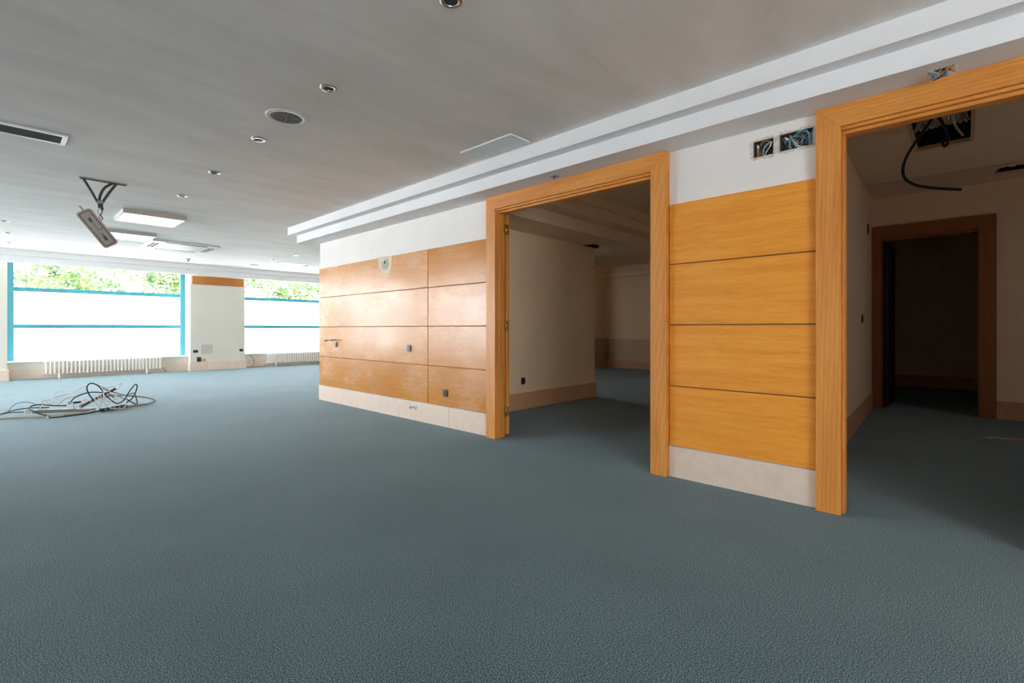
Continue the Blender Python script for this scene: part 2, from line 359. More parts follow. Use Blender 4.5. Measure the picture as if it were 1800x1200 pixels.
# stepped cornice over the partition, turning away at 45 degrees at its far end
def diag(x0, y0, x1, z0, z1, mb, yb=BACK):
    mb.prism([(x0, yb, z0), (x0, y0, z0), (x1, y0+(x1-x0), z0), (9.0, y0+(x1-x0), z0), (9.0, 8.0, z0), (XW, 8.0, z0), (XW, yb, z0)], (0, 0, z1-z0))
co = MB()
YD = 0.0
H1 = (3.585, 3.655, 2.79, 2.875); H2 = (3.575, 3.645, 0.045, 0.15)
slab(co, 'z', ZS, ZS+0.025, 3.474, XW, BACK, 8.0, [H1, H2])
co.box(3.474, 3.494, BACK, 8.0, ZS+0.025, ZM)
co.prism([(3.474, 8.0, ZS), (3.474, 8.22, ZS), (4.25, 8.996, ZS), (7.3, 8.996, ZS), (7.3, 8.0, ZS)], (0, 0, ZM-ZS))
co.box(3.358, 3.474, BACK, 8.0, ZM, ZC+0.005)
co.box(3.474, XW, BACK, 8.0, ZM+0.02, ZM+0.04)
co.prism([(3.358, 8.0, ZM), (3.358, 8.31, ZM), (3.50, 8.34, ZM), (4.25, 9.09, ZM), (7.3, 9.09, ZM), (7.3, 8.0, ZM)], (0, 0, ZC+0.03-ZM))
struct(co.build('trim_1', 'cornice_plaster'), 'white stepped plaster cornice running above the doorways', 'cornice')

# closed core behind the panelling; its face is what the first doorway shows
wi = MB().box(XB, 7.3, 4.82, 4.94, 0, ZR).box(7.18, 7.3, 4.94, 8.0, 0, ZR).box(XB, 7.3, 7.9, 8.0, 0, ZR)
struct(wi.build('wall_inner', 'room_plaster'), 'cream wall inside the first doorway with wooden skirting', 'wall')
bi = struct(MB().box(XB, 7.31, 4.81, 4.821, 0, 0.23).build('baseboard_inner', 'room_skirting'), 'stone skirting along the cream wall inside the first doorway', 'skirting')
for a, b_ in ((XB, 4.9), (4.9, 6.1), (6.1, 7.315)): MB().bbox(a+0.001, b_-0.001, 4.80, 4.812, 0, 0.245, 0.002).build('skirting_tile', 'room_skirting', bi)
MB().bbox(7.3, 7.315, 4.80, 8.0, 0, 0.245, 0.002).build('skirting_tile', 'room_skirting', bi)
# stepped soffit in that room
so = MB()
so.box(XB, 7.98, 4.2, 4.83, ZS, ZS+0.02); so.box(XB, 7.98, 4.18, 4.2, ZS, 2.82); so.box(7.98, 8.0, 4.18, 8.17, ZS, ZR); so.box(7.3, 7.98, 4.83, 8.17, ZS, ZS+0.02)
so.box(XB, 7.98, 3.91, 4.83, 2.82, 2.95); so.box(7.98, 8.15, 3.91, 4.18, 2.82, 2.95); so.box(XB, 7.98, 3.82, 4.83, 2.95, ZR); so.box(7.98, 8.3, 3.82, 4.18, 2.95, ZR)
struct(so.build('trim_2', 'room_plaster'), 'three-stepped plaster soffit inside the first doorway', 'cornice')
q = [at_z(u, v, ZS) for u, v in ((1018, 431), (1036, 430), (1046, 429), (1054, 432), (1050, 436), (1040, 435), (1030, 434))]
t = tag(MB().prism(q, (0, 0, -0.006)).build('ceiling_scar', 'dark_void'), 'dark torn scar in the soffit beside the cream wall corner', 'damage')
# far walls of the rear rooms
wf = MB().box(13.05, 13.2, -2.8, 16.6, 0, 3.3).box(8.9, 13.05, 8.2, 8.35, 0, 3.3)
struct(wf.build('wall_far', 'room_plaster'), 'dim cream wall at the far end of the rear room', 'wall')
fb = MB().box(12.85, 13.05, 0.8, 8.2, 2.93, ZR).box(12.93, 13.05, 0.8, 8.2, 2.77, 2.93).box(10.0, 12.85, 8.0, 8.2, 2.93, ZR).box(10.0, 12.93, 8.08, 8.2, 2.77, 2.93)
struct(fb.build('trim_3', 'room_plaster'), 'stepped cornice on the far wall of the rear room', 'cornice')
struct(MB().box(13.0, 13.05, 1.3, 8.2, 0, 0.24).box(10.0, 13.0, 8.15, 8.2, 0, 0.24).build('baseboard_far', 'room_skirting'), 'brownish skirting along the far wall of the rear room', 'skirting')
da = struct(MB().box(13.03, 13.05, 1.3, 8.18, 0.24, 0.90).box(10.0, 13.03, 8.18, 8.2, 0.24, 0.90).build('trim_4', 'room_plaster'), 'boarded dado of level planks on the far wall', 'dado')
for k in range(5):
    z0 = 0.25+k*0.13
    MB().bbox(13.012, 13.031, 1.3, 8.16, z0, z0+0.122, 0.004).build('plank', 'dado_board', da); MB().bbox(10.0, 13.0, 8.162, 8.181, z0, z0+0.122, 0.004).build('plank', 'dado_board', da)
tag(MB().lathe([(0.0, 0), (0.03, 0), (0.03, 0.66), (0.0, 0.66)], 10, (12.93, 8.08, 0.24)).build('corner_pipe', 'cable_beige'), 'pale upright pipe in the far corner of the rear room', 'pipe')

# the right-hand room: oblique left wall, rear wall with an inner doorway
def yl(x): return 0.83+0.041*(x-4.0)
sl = MB().prism([(XB, yl(XB), 0), (9.12, yl(9.12), 0), (9.12, yl(9.12)+0.13, 0), (XB, yl(XB)+0.13, 0)], (0, 0, 3.2))
struct(sl.build('wall_passage', 'room_plaster'), 'cream left wall inside the right-hand doorway', 'wall')
MBs = MB().prism([(XB, yl(XB)-0.014, 0), (9.1, yl(9.1)-0.014, 0), (9.1, yl(9.1)+0.001, 0), (XB, yl(XB)+0.001, 0)], (0, 0, 0.24))
struct(MBs.build('baseboard_passage', 'room_skirting'), 'skirting along the left wall inside the right-hand doorway', 'skirting')
XR = 9.12; DY0, DY1, DZ = -0.133, 0.927, 2.56
wb = MB().box(XR, XR+0.15, DY1, 1.3, 0, 3.2).box(XR, XR+0.15, -2.8, DY0, 0, 3.2).box(XR, XR+0.15, DY0, DY1, DZ, 3.2).box(XR+0.15, 13.05, 1.2, 1.3, 0, 3.1)
struct(wb.build('wall_rear', 'room_plaster'), 'cream rear wall of the right-hand room around the inner door', 'wall')
struct(MB().bbox(XR-0.045, XR, -2.8, -0.18, 0, 0.24, 0.003).build('baseboard_rear', 'room_skirting'), 'pink stone skirting right of the inner door', 'skirting')
struct(slab(MB(), 'y', -2.92, -2.8, XB, 13.05, 0, 3.3, [(6.35, 6.90, 1.2, 1.9)]).build('wall_side', 'room_plaster'), 'side wall of the right-hand room', 'wall')
wn = empty('window_9', (6.625, -2.86, 1.2)); struct(wn, 'small added fill window, unseen, in the side wall of the right-hand room', 'window')  # unseen window added to brighten the right-hand room
for x0, x1, z0, z1 in ((-0.275, -0.235, 0, 0.7), (0.235, 0.275, 0, 0.7), (-0.235, 0.235, 0, 0.04), (-0.235, 0.235, 0.66, 0.7)): MB().bbox(x0, x1, -0.03, 0.03, z0, z1, 0.004).build('frame_rail', 'teal_frame', wn)
MB().box(-0.235, 0.235, -0.004, 0.004, 0.04, 0.66).build('frosted_pane', 'frosted_pane', wn)
struct(MB().box(12.99, 13.05, -2.8, 1.2, 0, 0.24).build('baseboard_store', 'room_skirting'), 'skirting at the back of the black room behind the inner door', 'skirting')
# outer shell of the hall
fill_lwins = [(8.7, 11.7), (12.6, 15.6)]; XL, YL = -3.3, 7.2
lw = slab(MB(), 'x', LEFT-0.2, LEFT, YL-0.2, YW+0.7, 0, 3.3, [(a, b_, 0.40, 2.86) for a, b_ in fill_lwins])
lw.box(LEFT, XL, YL-0.2, YL, 0, 3.3); lw.box(XL-0.2, XL, BACK, YL-0.2, 0, 3.3)  # unseen jog added to keep side-window light off the near floor
struct(lw.build('wall_left', 'wall_plaster'), 'white side wall of the hall opposite the panelling', 'wall')
fill_bwins = [(-3.1, 0.2)]
struct(slab(MB(), 'y', BACK-0.2, BACK, LEFT, 13.2, 0, 3.3, [(a, b_, 0.40, 2.20) for a, b_ in fill_bwins]).build('wall_back', 'wall_plaster'), 'white end wall of the hall', 'wall')

# ------------------------------------------------------------------ window wall
YF = 16.62
wins = [(-8.05, -5.30), (-4.0, -1.23), (0.19, 3.775), (5.19, 8.78), (10.2, 13.05)]
pil = [(-5.30, -4.0), (-1.23, 0.19), (3.775, 5.19), (8.78, 10.2)]
ww = MB()
for a, b_ in wins: ww.box(a, b_, 16.25, 16.72, 0, 0.40)
ww.box(LEFT, 13.05, 16.0, 16.72, 2.86, 3.3)
wall_front = struct(ww.build('wall_front', 'pillar_plaster'), 'white window wall with low aprons under the wide windows', 'wall')
for k, (a, b_) in enumerate(pil):
    lab = {1: 'white pillar at the left end of the window wall', 2: 'cream pillar between the two wide windows with wood strip on top'}.get(k, 'white pillar of the window wall %s' % ('near the side wall' if k == 0 else 'behind the panelled core'))
    o = struct(MB().box(a, b_, YW, 16.72, 0, 2.95).build('wall_pillar', 'pillar_plaster'), lab, 'pillar')
    nt_ = 2
    xs = [a-0.03, a+0.42, b_+0.03]
    for i in range(2): MB().bbox(xs[i]+0.001, xs[i+1]-0.001, YW-0.04, YW+0.001, 0, 0.25, 0.003).build('skirting_tile', 'stone_skirting', o)
    for sx in (a-0.03, b_):
        MB().box(sx, sx+0.03, YW+0.001, 16.25, 0, 0.25).build('skirting_tile', 'stone_skirting', o)
    if k == 2:
        MB().bbox(a+0.045, b_-0.035, YW-0.018, YW+0.001, 2.465, 2.70, 0.003).build('wood_strip', 'strip_wood', o)
    if k == 2:
        MB().bbox(a+0.27, a+0.55, YW-0.0025, YW+0.001, 0.47, 0.74, 0.001).build('faded_square', 'faded_paint', o)
bf = struct(MB().box(-8.05, 13.05, 16.235, 16.251, 0, 0.24).build('baseboard_front', 'raw_plaster'), 'stone skirting under the windows', 'skirting')
for a, b_ in wins:
    n = max(2, round((b_-a)/0.9)); st = (b_-a)/n
    for i in range(n): MB().bbox(a+i*st+0.001, a+(i+1)*st-0.001, 16.215, 16.236, 0, 0.245, 0.002).build('skirting_tile', 'stone_skirting', bf)
wl = ['window of the hall beside the side wall', 'window of the hall beyond the left edge', 'wide teal-framed window with frosted panes left of the pillar', 'wide teal-framed window right of the pillar, partly behind the panelled core', 'teal-framed window behind the panelled core']
def window(name, label, a, b_, y, rot=0.0, sill=0.42, pm='frosted_pane', top=True):
    wn = empty(name, ((a+b_)/2, y, 0.40) if y is not None else (LEFT-0.12, (a+b_)/2, 0.40), (0, 0, rot)); struct(wn, label, 'window')
    hw = (b_-a)/2; fw = 0.115
    for sx in (-1, 1):
        MB().bbox(min(sx*hw, sx*(hw-fw)), max(sx*hw, sx*(hw-fw)), -0.04, 0.06, 0.0, 2.46 if top else 1.80, 0.006).build('frame_post', 'teal_frame', wn)
    for (z0, z1) in ((0.0, 0.035), (0.81, 0.905), (1.70, 1.80), (2.40, 2.46))[:4 if top else 3]:
        MB().bbox(-hw+fw, hw-fw, -0.03, 0.05, z0, z1, 0.006).build('frame_rail', 'teal_frame', wn)
    for (z0, z1, mt, nm) in ((0.035, 0.81, pm, 'frosted_pane'), (0.905, 1.70, pm, 'frosted_pane'), (1.80, 2.40, 'clear_glass', 'clear_pane'))[:3 if top else 2]:
        p = MB().box(-hw+fw, hw-fw, 0.005, 0.013, z0, z1).build(nm, mt, wn)
        p['label'] = 'white frosted glass pane' if nm == 'frosted_pane' else 'clear top pane'
    MB().bbox(-hw, hw, -sill, -0.04, -0.005, 0.028, 0.005).build('window_sill', 'white_metal', wn)
for k, (a, b_) in enumerate(wins): window('window_%d' % (k+1), wl[k], a, b_, YF)
for k, (a, b_) in enumerate(fill_bwins): window('window_%d' % (k+6), 'added teal-framed fill window in the end wall behind the viewer', a, b_, BACK-0.12, math.pi, 0.10, 'fill_pane_end', False)  # unseen window added to fill the foreground with light
for k, (a, b_) in enumerate(fill_lwins): window('window_%d' % (k+7), ['added teal-framed fill window in the side wall, nearer one', 'added teal-framed fill window in the side wall near the pillars'][k], a, b_, None, math.pi/2, 0.10, 'fill_pane_side')  # unseen windows added to light the middle of the hall
# cornice in front of the windows, with the blind pocket behind it
cf = MB().box(LEFT, 13.05, 15.50, 15.60, 2.845, 3.0).box(LEFT, 13.05, 15.57, 15.68, 2.69, 2.86)
struct(cf.build('trim_5', 'cornice_plaster'), 'stepped cornice in front of the window heads', 'cornice')

# outdoors
struct(MB().box(-60, 60, -60, 90, -0.5, -0.15).build('ground', 'pavement_grey'), 'pale pavement outside the windows', 'ground')
def tree(cx, cy, cz, rx, ry, rz, n, label):
    t = empty('street_tree', (cx, cy, -0.15)); tag(t, label, 'tree', 'trees outside the windows')
    rnd = random.Random(int(cx*10)); mb = MB()
    cl = [(rnd.uniform(-1, 1), rnd.uniform(-1, 1), rnd.uniform(-1, 0.6), rnd.uniform(0.16, 0.38)) for _ in range(int(14*rx*1.6))]
    for i in range(n):
        c = rnd.choice(cl)
        p = Vector((c[0]*rx+rnd.gauss(0, c[3]), c[1]*ry+rnd.gauss(0, c[3]), cz+0.15+c[2]*rz+rnd.gauss(0, c[3]*0.7)))
        s_ = rnd.uniform(0.06, 0.13); a = Vector((rnd.gauss(0, 1), rnd.gauss(0, 1), rnd.gauss(0, 0.6))).normalized(); b_ = a.orthogonal().normalized()
        mb.quad(p-a*s_, p+b_*s_*0.55, p+a*s_, p-b_*s_*0.55)
    cr = mb.build('crown', 'leaf_green', t); cr['kind'] = 'stuff'
    tb = MB().tube([(0, 0, 0), (0.05, 0, 1.6), (0, 0.05, cz-0.2), (0.1, 0, cz+0.8)], [0.14, 0.09, 0.05, 0.02], 8)
    for k in range(9):
        a = k*0.7; tb.tube([(0, 0, cz-0.5), (math.cos(a)*rx*0.4, math.sin(a)*ry*0.4, cz+0.1), (math.cos(a)*rx*0.85, math.sin(a)*ry*0.85, cz+0.15*math.sin(k))], [0.05, 0.03, 0.012], 5)
    tb.build('trunk', 'bark', t)
tree(5.85, 21.4, 3.45, 5.3, 1.1, 1.0, 6000, 'leafy green street tree seen through the tops of the windows')
tree(-4.2, 21.6, 3.7, 2.2, 0.9, 0.9, 1500, 'street tree outside the windows beyond the left edge')

# ------------------------------------------------------------------ doors
def doorway(name, label, xf, xb, y0, y1, zt, cw, up='casing_wood_upright', lev='casing_wood_level'):
    """casing with mitred corners, jambs and stops around an opening y0..y1 up to zt, seen from -x"""
    d = empty(name, (xf, (y0+y1)/2, 0)); struct(d, label, 'doorway'); d_loc = Vector(d.location)
    def B(mb, nm, mt):
        mb.v = [(x-d_loc.x, y-d_loc.y, z) for x, y, z in mb.v]; return mb.build(nm, mt, d)
    t = 0.065
    def cas(poly, nm, mt):
        mb = MB(); mb.prism([(xf, y, z) for y, z in poly], (t, 0, 0)); return B(mb, nm, mt)
    e = 0.001
    cas([(y1, 0), (y1+cw, 0), (y1+cw, zt+cw-e), (y1, zt-e)], 'casing', up)
    cas([(y0-cw, 0), (y0, 0), (y0, zt-e), (y0-cw, zt+cw-e)], 'casing', up)
    cas([(y0, zt), (y1, zt), (y1+cw, zt+cw), (y0-cw, zt+cw)], 'head_casing', lev)
    # jamb boards with a rebate
    for (ya, yb, yc) in ((y1, y1+0.03, y1-0.014), (y0-0.03, y0, y0+0.014)):
        B(MB().box(xf+t, xb, min(ya, yb), max(ya, yb), 0, zt), 'jamb', up)
        lo, hi = (yc, y1) if yc < y1 and ya == y1 else (y0, yc)
        B(MB().bbox(xf+0.05, xb-0.05, lo, hi, 0, zt-0.015, 0.003), 'door_stop', up)
    B(MB().box(xf+t, xb, y0, y1, zt, zt+0.03), 'head_jamb', lev)
    B(MB().bbox(xf+0.018, xb-0.05, y0, y1, zt-0.022, zt, 0.003), 'head_stop', lev)
    B(MB().bbox(xf+0.045, xb-0.05, y0, y1, zt-0.045, zt-0.022, 0.003), 'head_stop', lev)
    return d, B
CW = 0.138
d1, B1 = doorway('door_1', 'wide oak-framed doorway in the middle of the panelled wall', 3.71, 3.862, 1.905, 3.73, 2.50, CW)
lf = B1(MB().bbox(3.897, 3.948, 3.738, 4.64, 0.02, 2.475, 0.003), 'door_leaf', 'casing_wood_upright'); lf['label'] = 'oak door leaf folded flat behind the wall'
for z in (0.28, 1.23, 2.30):
    h = MB().box(3.850, 3.925, 3.726, 3.7375, z-0.05, z+0.05).lathe([(0, -0.055), (0.009, -0.055), (0.009, 0.055), (0, 0.055)], 8, (3.884, 3.724, z))
    h.v = [(x-3.71, y-(1.905+3.73)/2, zz) for x, y, zz in h.v]
    h.build('hinge', 'brass', lf)
d2, B2 = doorway('door_2', 'wide oak-framed doorway at the right edge opening on the dark room', 3.71, 3.885, -0.31, 0.585, 2.50, CW)
d3, B3 = doorway('door_3', 'brown-framed inner doorway at the back of the right-hand room', XR-0.05, XR+0.15, DY0, DY1, DZ, 0.168, 'dark_casing_wood', 'dark_casing_wood')
lf3 = B3(MB().bbox(XR+0.17, XR+1.15, 0.86, 0.905, 0.01, 2.52, 0.003), 'door_leaf', 'dark_leaf'); lf3['label'] = 'dark open leaf of the inner door'
hd = MB().lathe([(0, 0), (0.026, 0), (0.026, -0.008), (0.010, -0.012), (0.010, -0.05), (0, -0.05)], 10, (XR+1.05, 0.86, 1.25), 'y').tube([(XR+1.05, 0.815, 1.25), (XR+0.93, 0.812, 1.25)], 0.009, 6)
hd.v = [(x-(XR-0.05), y-(DY0+DY1)/2, z) for x, y, z in hd.v]; hd.build('handle', 'black_plastic', lf3)

# ------------------------------------------------------------------ recessed boxes and wires in the wall between the doorways
def wallbox(bx, label, wires):
    y0, y1, z0, z1 = bx; t = empty('junction_box', (XW, (y0+y1)/2, z0)); tag(t, label, 'junction box', 'open junction boxes')
    L0 = Vector(t.location)
    def B(mb, nm, mt):
        mb.v = [tuple(Vector(p)-L0) for p in mb.v]; return mb.build(nm, mt, t)
    i = 0.001
    B(MB().box(XW+0.052, XW+0.059, y0+i, y1-i, z0+i, z1-i).box(XW+0.004, XW+0.052, y0+i, y0+0.006, z0+i, z1-i).box(XW+0.004, XW+0.052, y1-0.006, y1-i, z0+i, z1-i).box(XW+0.004, XW+0.052, y0+0.006, y1-0.006, z0+i, z0+0.006).box(XW+0.004, XW+0.052, y0+0.006, y1-0.006, z1-0.006, z1-i), 'box_liner', 'box_grey')
    rnd = random.Random(int(y0*1000)); r = MB()
    # ragged plaster rim
    for (a, b_, fixed, horiz) in ((y0, y1, z0, 1), (y0, y1, z1, 1), (z0, z1, y0, 0), (z0, z1, y1, 0)):
        n = max(4, int((b_-a)/0.016)); st = (b_-a)/n; sgn = -1 if fixed in (z0, y0) else 1
        for k in range(n):
            wd = rnd.uniform(0.007, 0.02); hh = rnd.uniform(0.003, 0.008); lo, hi = a+k*st, a+(k+1)*st
            f0, f1 = sorted((fixed-sgn*0.002, fixed+sgn*wd))
            if horiz: r.box(XW-hh, XW+0.002, lo, hi, f0, f1)
            else: r.box(XW-hh, XW+0.002, f0, f1, lo, hi)
    o = B(r, 'plaster_rim', 'raw_plaster'); o['label'] = 'ragged broken plaster edge'
    extra = []
    for k in range(int(9*(y1-y0)/0.13)):
        q = [(rnd.uniform(0.04, 0.96), rnd.uniform(0.03, 0.97), rnd.uniform(0.05, 0.35)) for _ in range(4)]
        extra.append((rnd.choice(['trunking_grey', 'cable_black', 'gasket_brown', 'cable_pale_blue', 'cable_black', 'cable_beige']), q, rnd.uniform(0.0018, 0.0034)))
    for mt, pts, rad in wires+extra:
        P = [(XW+0.045-d*0.055, y1-(y1-y0)*u, z0+(z1-z0)*v) for u, v, d in pts]     # u runs left to right as seen
        B(MB().tube(spline(P, 6), rad, 6), 'wire', mt)
    return t
wallbox(BOX1, 'small square open junction box with orange sleeve, left of the pair above the panelling', [
    ('cable_orange', [(0.20, 0.02, 0.3), (0.22, 0.3, 0.7), (0.20, 0.62, 0.5)], 0.0055), ('cable_white', [(0.20, 0.60, 0.5), (0.18, 0.8, 0.5)], 0.008),
    ('cable_orange', [(0.25, 0.75, 0.3), (0.45, 0.93, 0.7), (0.75, 0.88, 0.5)], 0.0025), ('cable_pale_blue', [(0.45, 0.05, 0.5), (0.55, 0.5, 0.8), (0.78, 0.9, 0.4)], 0.0028),
    ('cable_blue', [(0.35, 0.02, 0.2), (0.5, 0.6, 0.6), (0.62, 0.8, 0.4)], 0.0028), ('cable_white', [(0.5, 0.03, 0.6), (0.7, 0.3, 0.9), (0.9, 0.8, 0.4)], 0.003), ('cable_white', [(0.8, 0.55, 0.5), (0.85, 0.85, 0.5)], 0.006)])
wallbox(BOX2, 'wide open junction box full of blue wires beside the right-hand door frame', [
    ('cable_blue', [(0.22, 0.62, 0.6), (0.32, 0.5, 0.9), (0.30, 0.25, 0.8), (0.36, 0.0, 0.6)], 0.005), ('cable_blue', [(0.35, 0.75, 0.5), (0.55, 0.85, 0.8), (0.75, 0.9, 0.9), (0.86, 0.6, 0.8), (0.85, 0.15, 0.6)], 0.004),
    ('cable_pale_blue', [(0.4, 0.72, 0.4), (0.6, 0.93, 0.8), (0.82, 0.85, 0.9), (0.9, 0.5, 0.9), (0.88, 0.1, 0.5)], 0.003), ('cable_white', [(0.38, 0.6, 0.5), (0.5, 0.3, 0.9), (0.65, 0.06, 0.8), (0.9, 0.08, 0.5)], 0.0032),
    ('cable_white', [(0.36, 0.62, 0.5), (0.46, 0.28, 0.8), (0.6, 0.03, 0.7), (0.88, 0.02, 0.4)], 0.003), ('cable_blue', [(0.62, 0.15, 0.4), (0.68, 0.4, 0.7), (0.72, 0.7, 0.5)], 0.005),
    ('cable_white', [(0.16, 0.8, 0.5), (0.26, 0.62, 0.7)], 0.008), ('cable_beige', [(0.3, 0.85, 0.5), (0.36, 0.7, 0.7)], 0.006), ('cable_pale_blue', [(0.95, 0.9, 0.4), (0.96, 0.5, 0.6), (0.92, 0.05, 0.5)], 0.005), ('cable_black', [(0.05, 0.1, 0.3), (0.2, 0.35, 0.5), (0.25, 0.1, 0.4)], 0.003)])
# wires spilling out of the two small holes in the cornice underside
def wirehole(h, label, cols, seed, r0):
    cx, cy = (h[0]+h[1])/2, (h[2]+h[3])/2; t = empty('wire_bundle', (cx, cy, ZS)); tag(t, label, 'wires', 'wires hanging from the cornice')
    rnd = random.Random(seed); hx, hy = (h[1]-h[0])/2, (h[3]-h[2])/2
    rim = MB()
    for k in range(18):
        a = k/18*2*math.pi; w_ = rnd.uniform(0.006, 0.02); x, y = math.cos(a)*hx*1.15, math.sin(a)*hy*1.15
        rim.prism([(x*0.75, y*0.75, 0), (x*0.8+w_*math.cos(a+1), y*0.8+w_*math.sin(a+1), 0), (x*1.15, y*1.15, 0), (x*0.8-w_*math.cos(a+1), y*0.8-w_*math.sin(a+1), 0)], (0, 0, -rnd.uniform(0.001, 0.004)))
    rim.build('plaster_rim', 'raw_plaster', t)
    for k, c in enumerate(cols):
        p0 = Vector((rnd.uniform(-hx, hx)*0.6, rnd.uniform(-hy, hy)*0.6, 0.06)); q = [p0]
        for j in range(4): q.append(Vector((rnd.uniform(-hx, hx)*0.9-0.004, rnd.uniform(-hy, hy)*1.0, -rnd.uniform(0.0, 0.036))))
        q.append(Vector((rnd.uniform(-hx, hx)*0.5, rnd.uniform(-hy, hy)*0.5, 0.04)))
        MB().tube(spline(q, 5), r0, 5).build('wire', c, t)
    return t
wirehole(H1, 'small hole with thin loose wires above the middle doorway', ['cable_black', 'cable_beige', 'cable_white', 'cable_black'], 3, 0.0016)
wirehole(H2, 'ragged hole with blue and orange wires above the right-hand doorway', ['cable_orange', 'cable_pale_blue', 'cable_blue', 'cable_orange', 'cable_pale_blue', 'cable_black', 'cable_blue'], 5, 0.0026)

# ------------------------------------------------------------------ sockets and stubs
def plate(loc, rot, label, w_=0.085, h_=0.092, core=True, grp='socket plates', body='socket_grey', coremat='socket_core'):
    t = empty('wall_socket', loc, rot); tag(t, label, 'socket', grp)          # local: wall is +y, plate faces -y
    def rr(w2, h2, r, d0, d1, nm, mt, par):
        pl = []
        for cx, cz, a0 in ((w2-r, h2-r, 0), (-w2+r, h2-r, 90), (-w2+r, -h2+r, 180), (w2-r, -h2+r, 270)):
            for k in range(4): a = math.radians(a0+k*30); pl.append((cx+r*math.cos(a), d0, cz+r*math.sin(a)))
        return MB().prism(pl, (0, d1-d0, 0)).build(nm, mt, par)
    pb = rr(w_/2, h_/2, 0.018, 0.0, -0.010, 'plate', body, t); rr(w_/2*0.72, h_/2*0.74, 0.010, -0.009, -0.016, 'rocker', body if not core else coremat, pb)
    if core: MB().lathe([(0.0, -0.0155), (0.012, -0.0155), (0.016, -0.018), (0.019, -0.0155)], 12, (0, 0, 0), 'y').build('socket_well', 'black_plastic', pb)
    return t
RX = math.radians(-90)
FX = 3.756
plate((FX, 5.383, 0.939), (0, 0, RX), 'grey switch plate in the middle of the shiny panelling', core=False)
plate((FX, 7.40, 0.945), (0, 0, RX), 'grey switch plate at the far end of the panelling below the brass stub', core=False)
plate((FX, 4.624, 0.413), (0, 0, RX), 'grey socket with black core low on the panelling near the door frame')
plate((5.385, 4.82, 0.42), (0, 0, 0), 'black socket on the cream wall inside the middle doorway', 0.08, 0.10, True, 'socket plates', 'black_plastic')
plate((3.90, YW, 0.552), (0, 0, 0), 'black wide switch plate on the left side of the pillar', 0.12, 0.075, False, 'socket plates', 'black_plastic')
plate((5.09, YW, 0.55), (0, 0, 0), 'black socket on the right side of the pillar', 0.10, 0.075, True, 'socket plates', 'black_plastic')
plate((3.985, YW, 0.315), (0, 0, 0), 'grey surface socket box standing on the pillar skirting', 0.11, 0.15, True, 'socket plates', 'socket_grey')
plate((4.11, YW, 0.30), (0, 0, 0), 'small beige socket box beside the grey one on the pillar', 0.11, 0.085, True, 'socket plates', 'beige_plastic', 'beige_plastic')
ang = math.atan(0.041)
plate((7.66, yl(7.66), 1.328), (0, 0, ang), 'black light switch on the left wall of the right-hand room', 0.08, 0.11, False, 'socket plates', 'black_plastic')
plate((8.44, yl(8.44), 2.61), (0, 0, ang), 'brown square cover high on the left wall by the inner door', 0.12, 0.14, False, 'socket plates', 'gasket_brown')
# brass stub on the panelling and pipe stub on the skirting
t = empty('pipe_stub', (FX, 7.43, 1.015)); tag(t, 'brass pipe stub with white cap sticking out of the panelling', 'pipe')
MB().tube([(0.0, -0.02, 0.005), (-0.05, -0.01, 0.0), (-0.11, 0.035, -0.004)], 0.009, 8).build('pipe', 'brass', t)
MB().lathe([(0, 0), (0.018, 0), (0.018, 0.014), (0, 0.014)], 10, (-0.062, -0.012, -0.004)).build('valve_nut', 'gasket_brown', t)
MB().tube([(-0.105, 0.03, -0.004), (-0.135, 0.055, -0.006), (-0.15, 0.068, -0.007)], [0.010, 0.016, 0.020], 10).build('cap', 'cable_white', t)
t = empty('pipe_stub', (3.752, 5.25, 0.177)); tag(t, 'chrome pipe stub with white flange low on the stone skirting', 'pipe')
MB().lathe([(0, 0), (0.034, 0), (0.030, -0.006), (0.014, -0.012), (0, -0.012)], 14, (0, 0, 0), 'x').build('flange', 'white_metal', t)
MB().tube([(-0.008, 0, 0), (-0.06, 0.008, -0.002), (-0.075, 0.01, -0.002)], [0.011, 0.011, 0.015], 8).build('pipe', 'chrome', t)

# ------------------------------------------------------------------ radiators
def radiator(x0, x1, n, label):
    t = empty('column_radiator', ((x0+x1)/2, 16.08, 0)); tag(t, label, 'radiator', 'column radiators under the windows')
    st = (x1-x0)/n; z0, z1 = 0.10, 0.425; sec = MB()
    for y in (-0.055, 0.055):
        sec.tube([(0, y, z0+0.012), (0, y, z0+0.05), (0, y, z1-0.05), (0, y, z1-0.012)], [0.022, 0.016, 0.016, 0.022], 8)
    for z in (z0+0.02, z1-0.02): sec.tube([(0, -0.062, z), (0, 0.062, z)], 0.024, 8)
    for z in (z0+0.022, z1-0.022): sec.tube([(-st/2, 0, z), (st/2, 0, z)], 0.013, 6)
    me = None
    for i in range(n):
        if me is None: o = sec.build('radiator_section', 'radiator_white', t, (x0-(x0+x1)/2+st*(i+0.5), 0, 0)); me = o.data
        else:
            o = bpy.data.objects.new('radiator_section', me); C.objects.link(o); o.parent = t; o.location = (x0-(x0+x1)/2+st*(i+0.5), 0, 0)
    for i in (3, n-5):
        MB().lathe([(0, 0), (0.028, 0), (0.026, 0.03), (0.019, 0.13), (0, 0.13)], 8, (x0-(x0+x1)/2+st*(i+0.5), -0.055, 0)).build('foot', 'radiator_white', t)
    hx = (x1-x0)/2
    MB().tube([(-hx-0.03, 0, z0+0.022), (-hx, 0, z0+0.022)], 0.028, 8).build('plug', 'radiator_white', t)
    MB().tube([(hx, 0, z0+0.022), (hx+0.06, 0, z0+0.022), (hx+0.09, 0, 0.06), (hx+0.09, 0, 0.0)], 0.011, 6).build('valve_pipe', 'chrome', t)
    MB().tube([(-hx-0.02, 0.02, z1-0.02), (-hx-0.13, 0.05, z1-0.02)], 0.012, 6).build('air_valve', 'chrome', t)
radiator(0.80, 3.12, 31, 'long white column radiator under the left window')
radiator(5.86, 8.2, 31, 'white column radiator under the right window, partly behind the panelling')
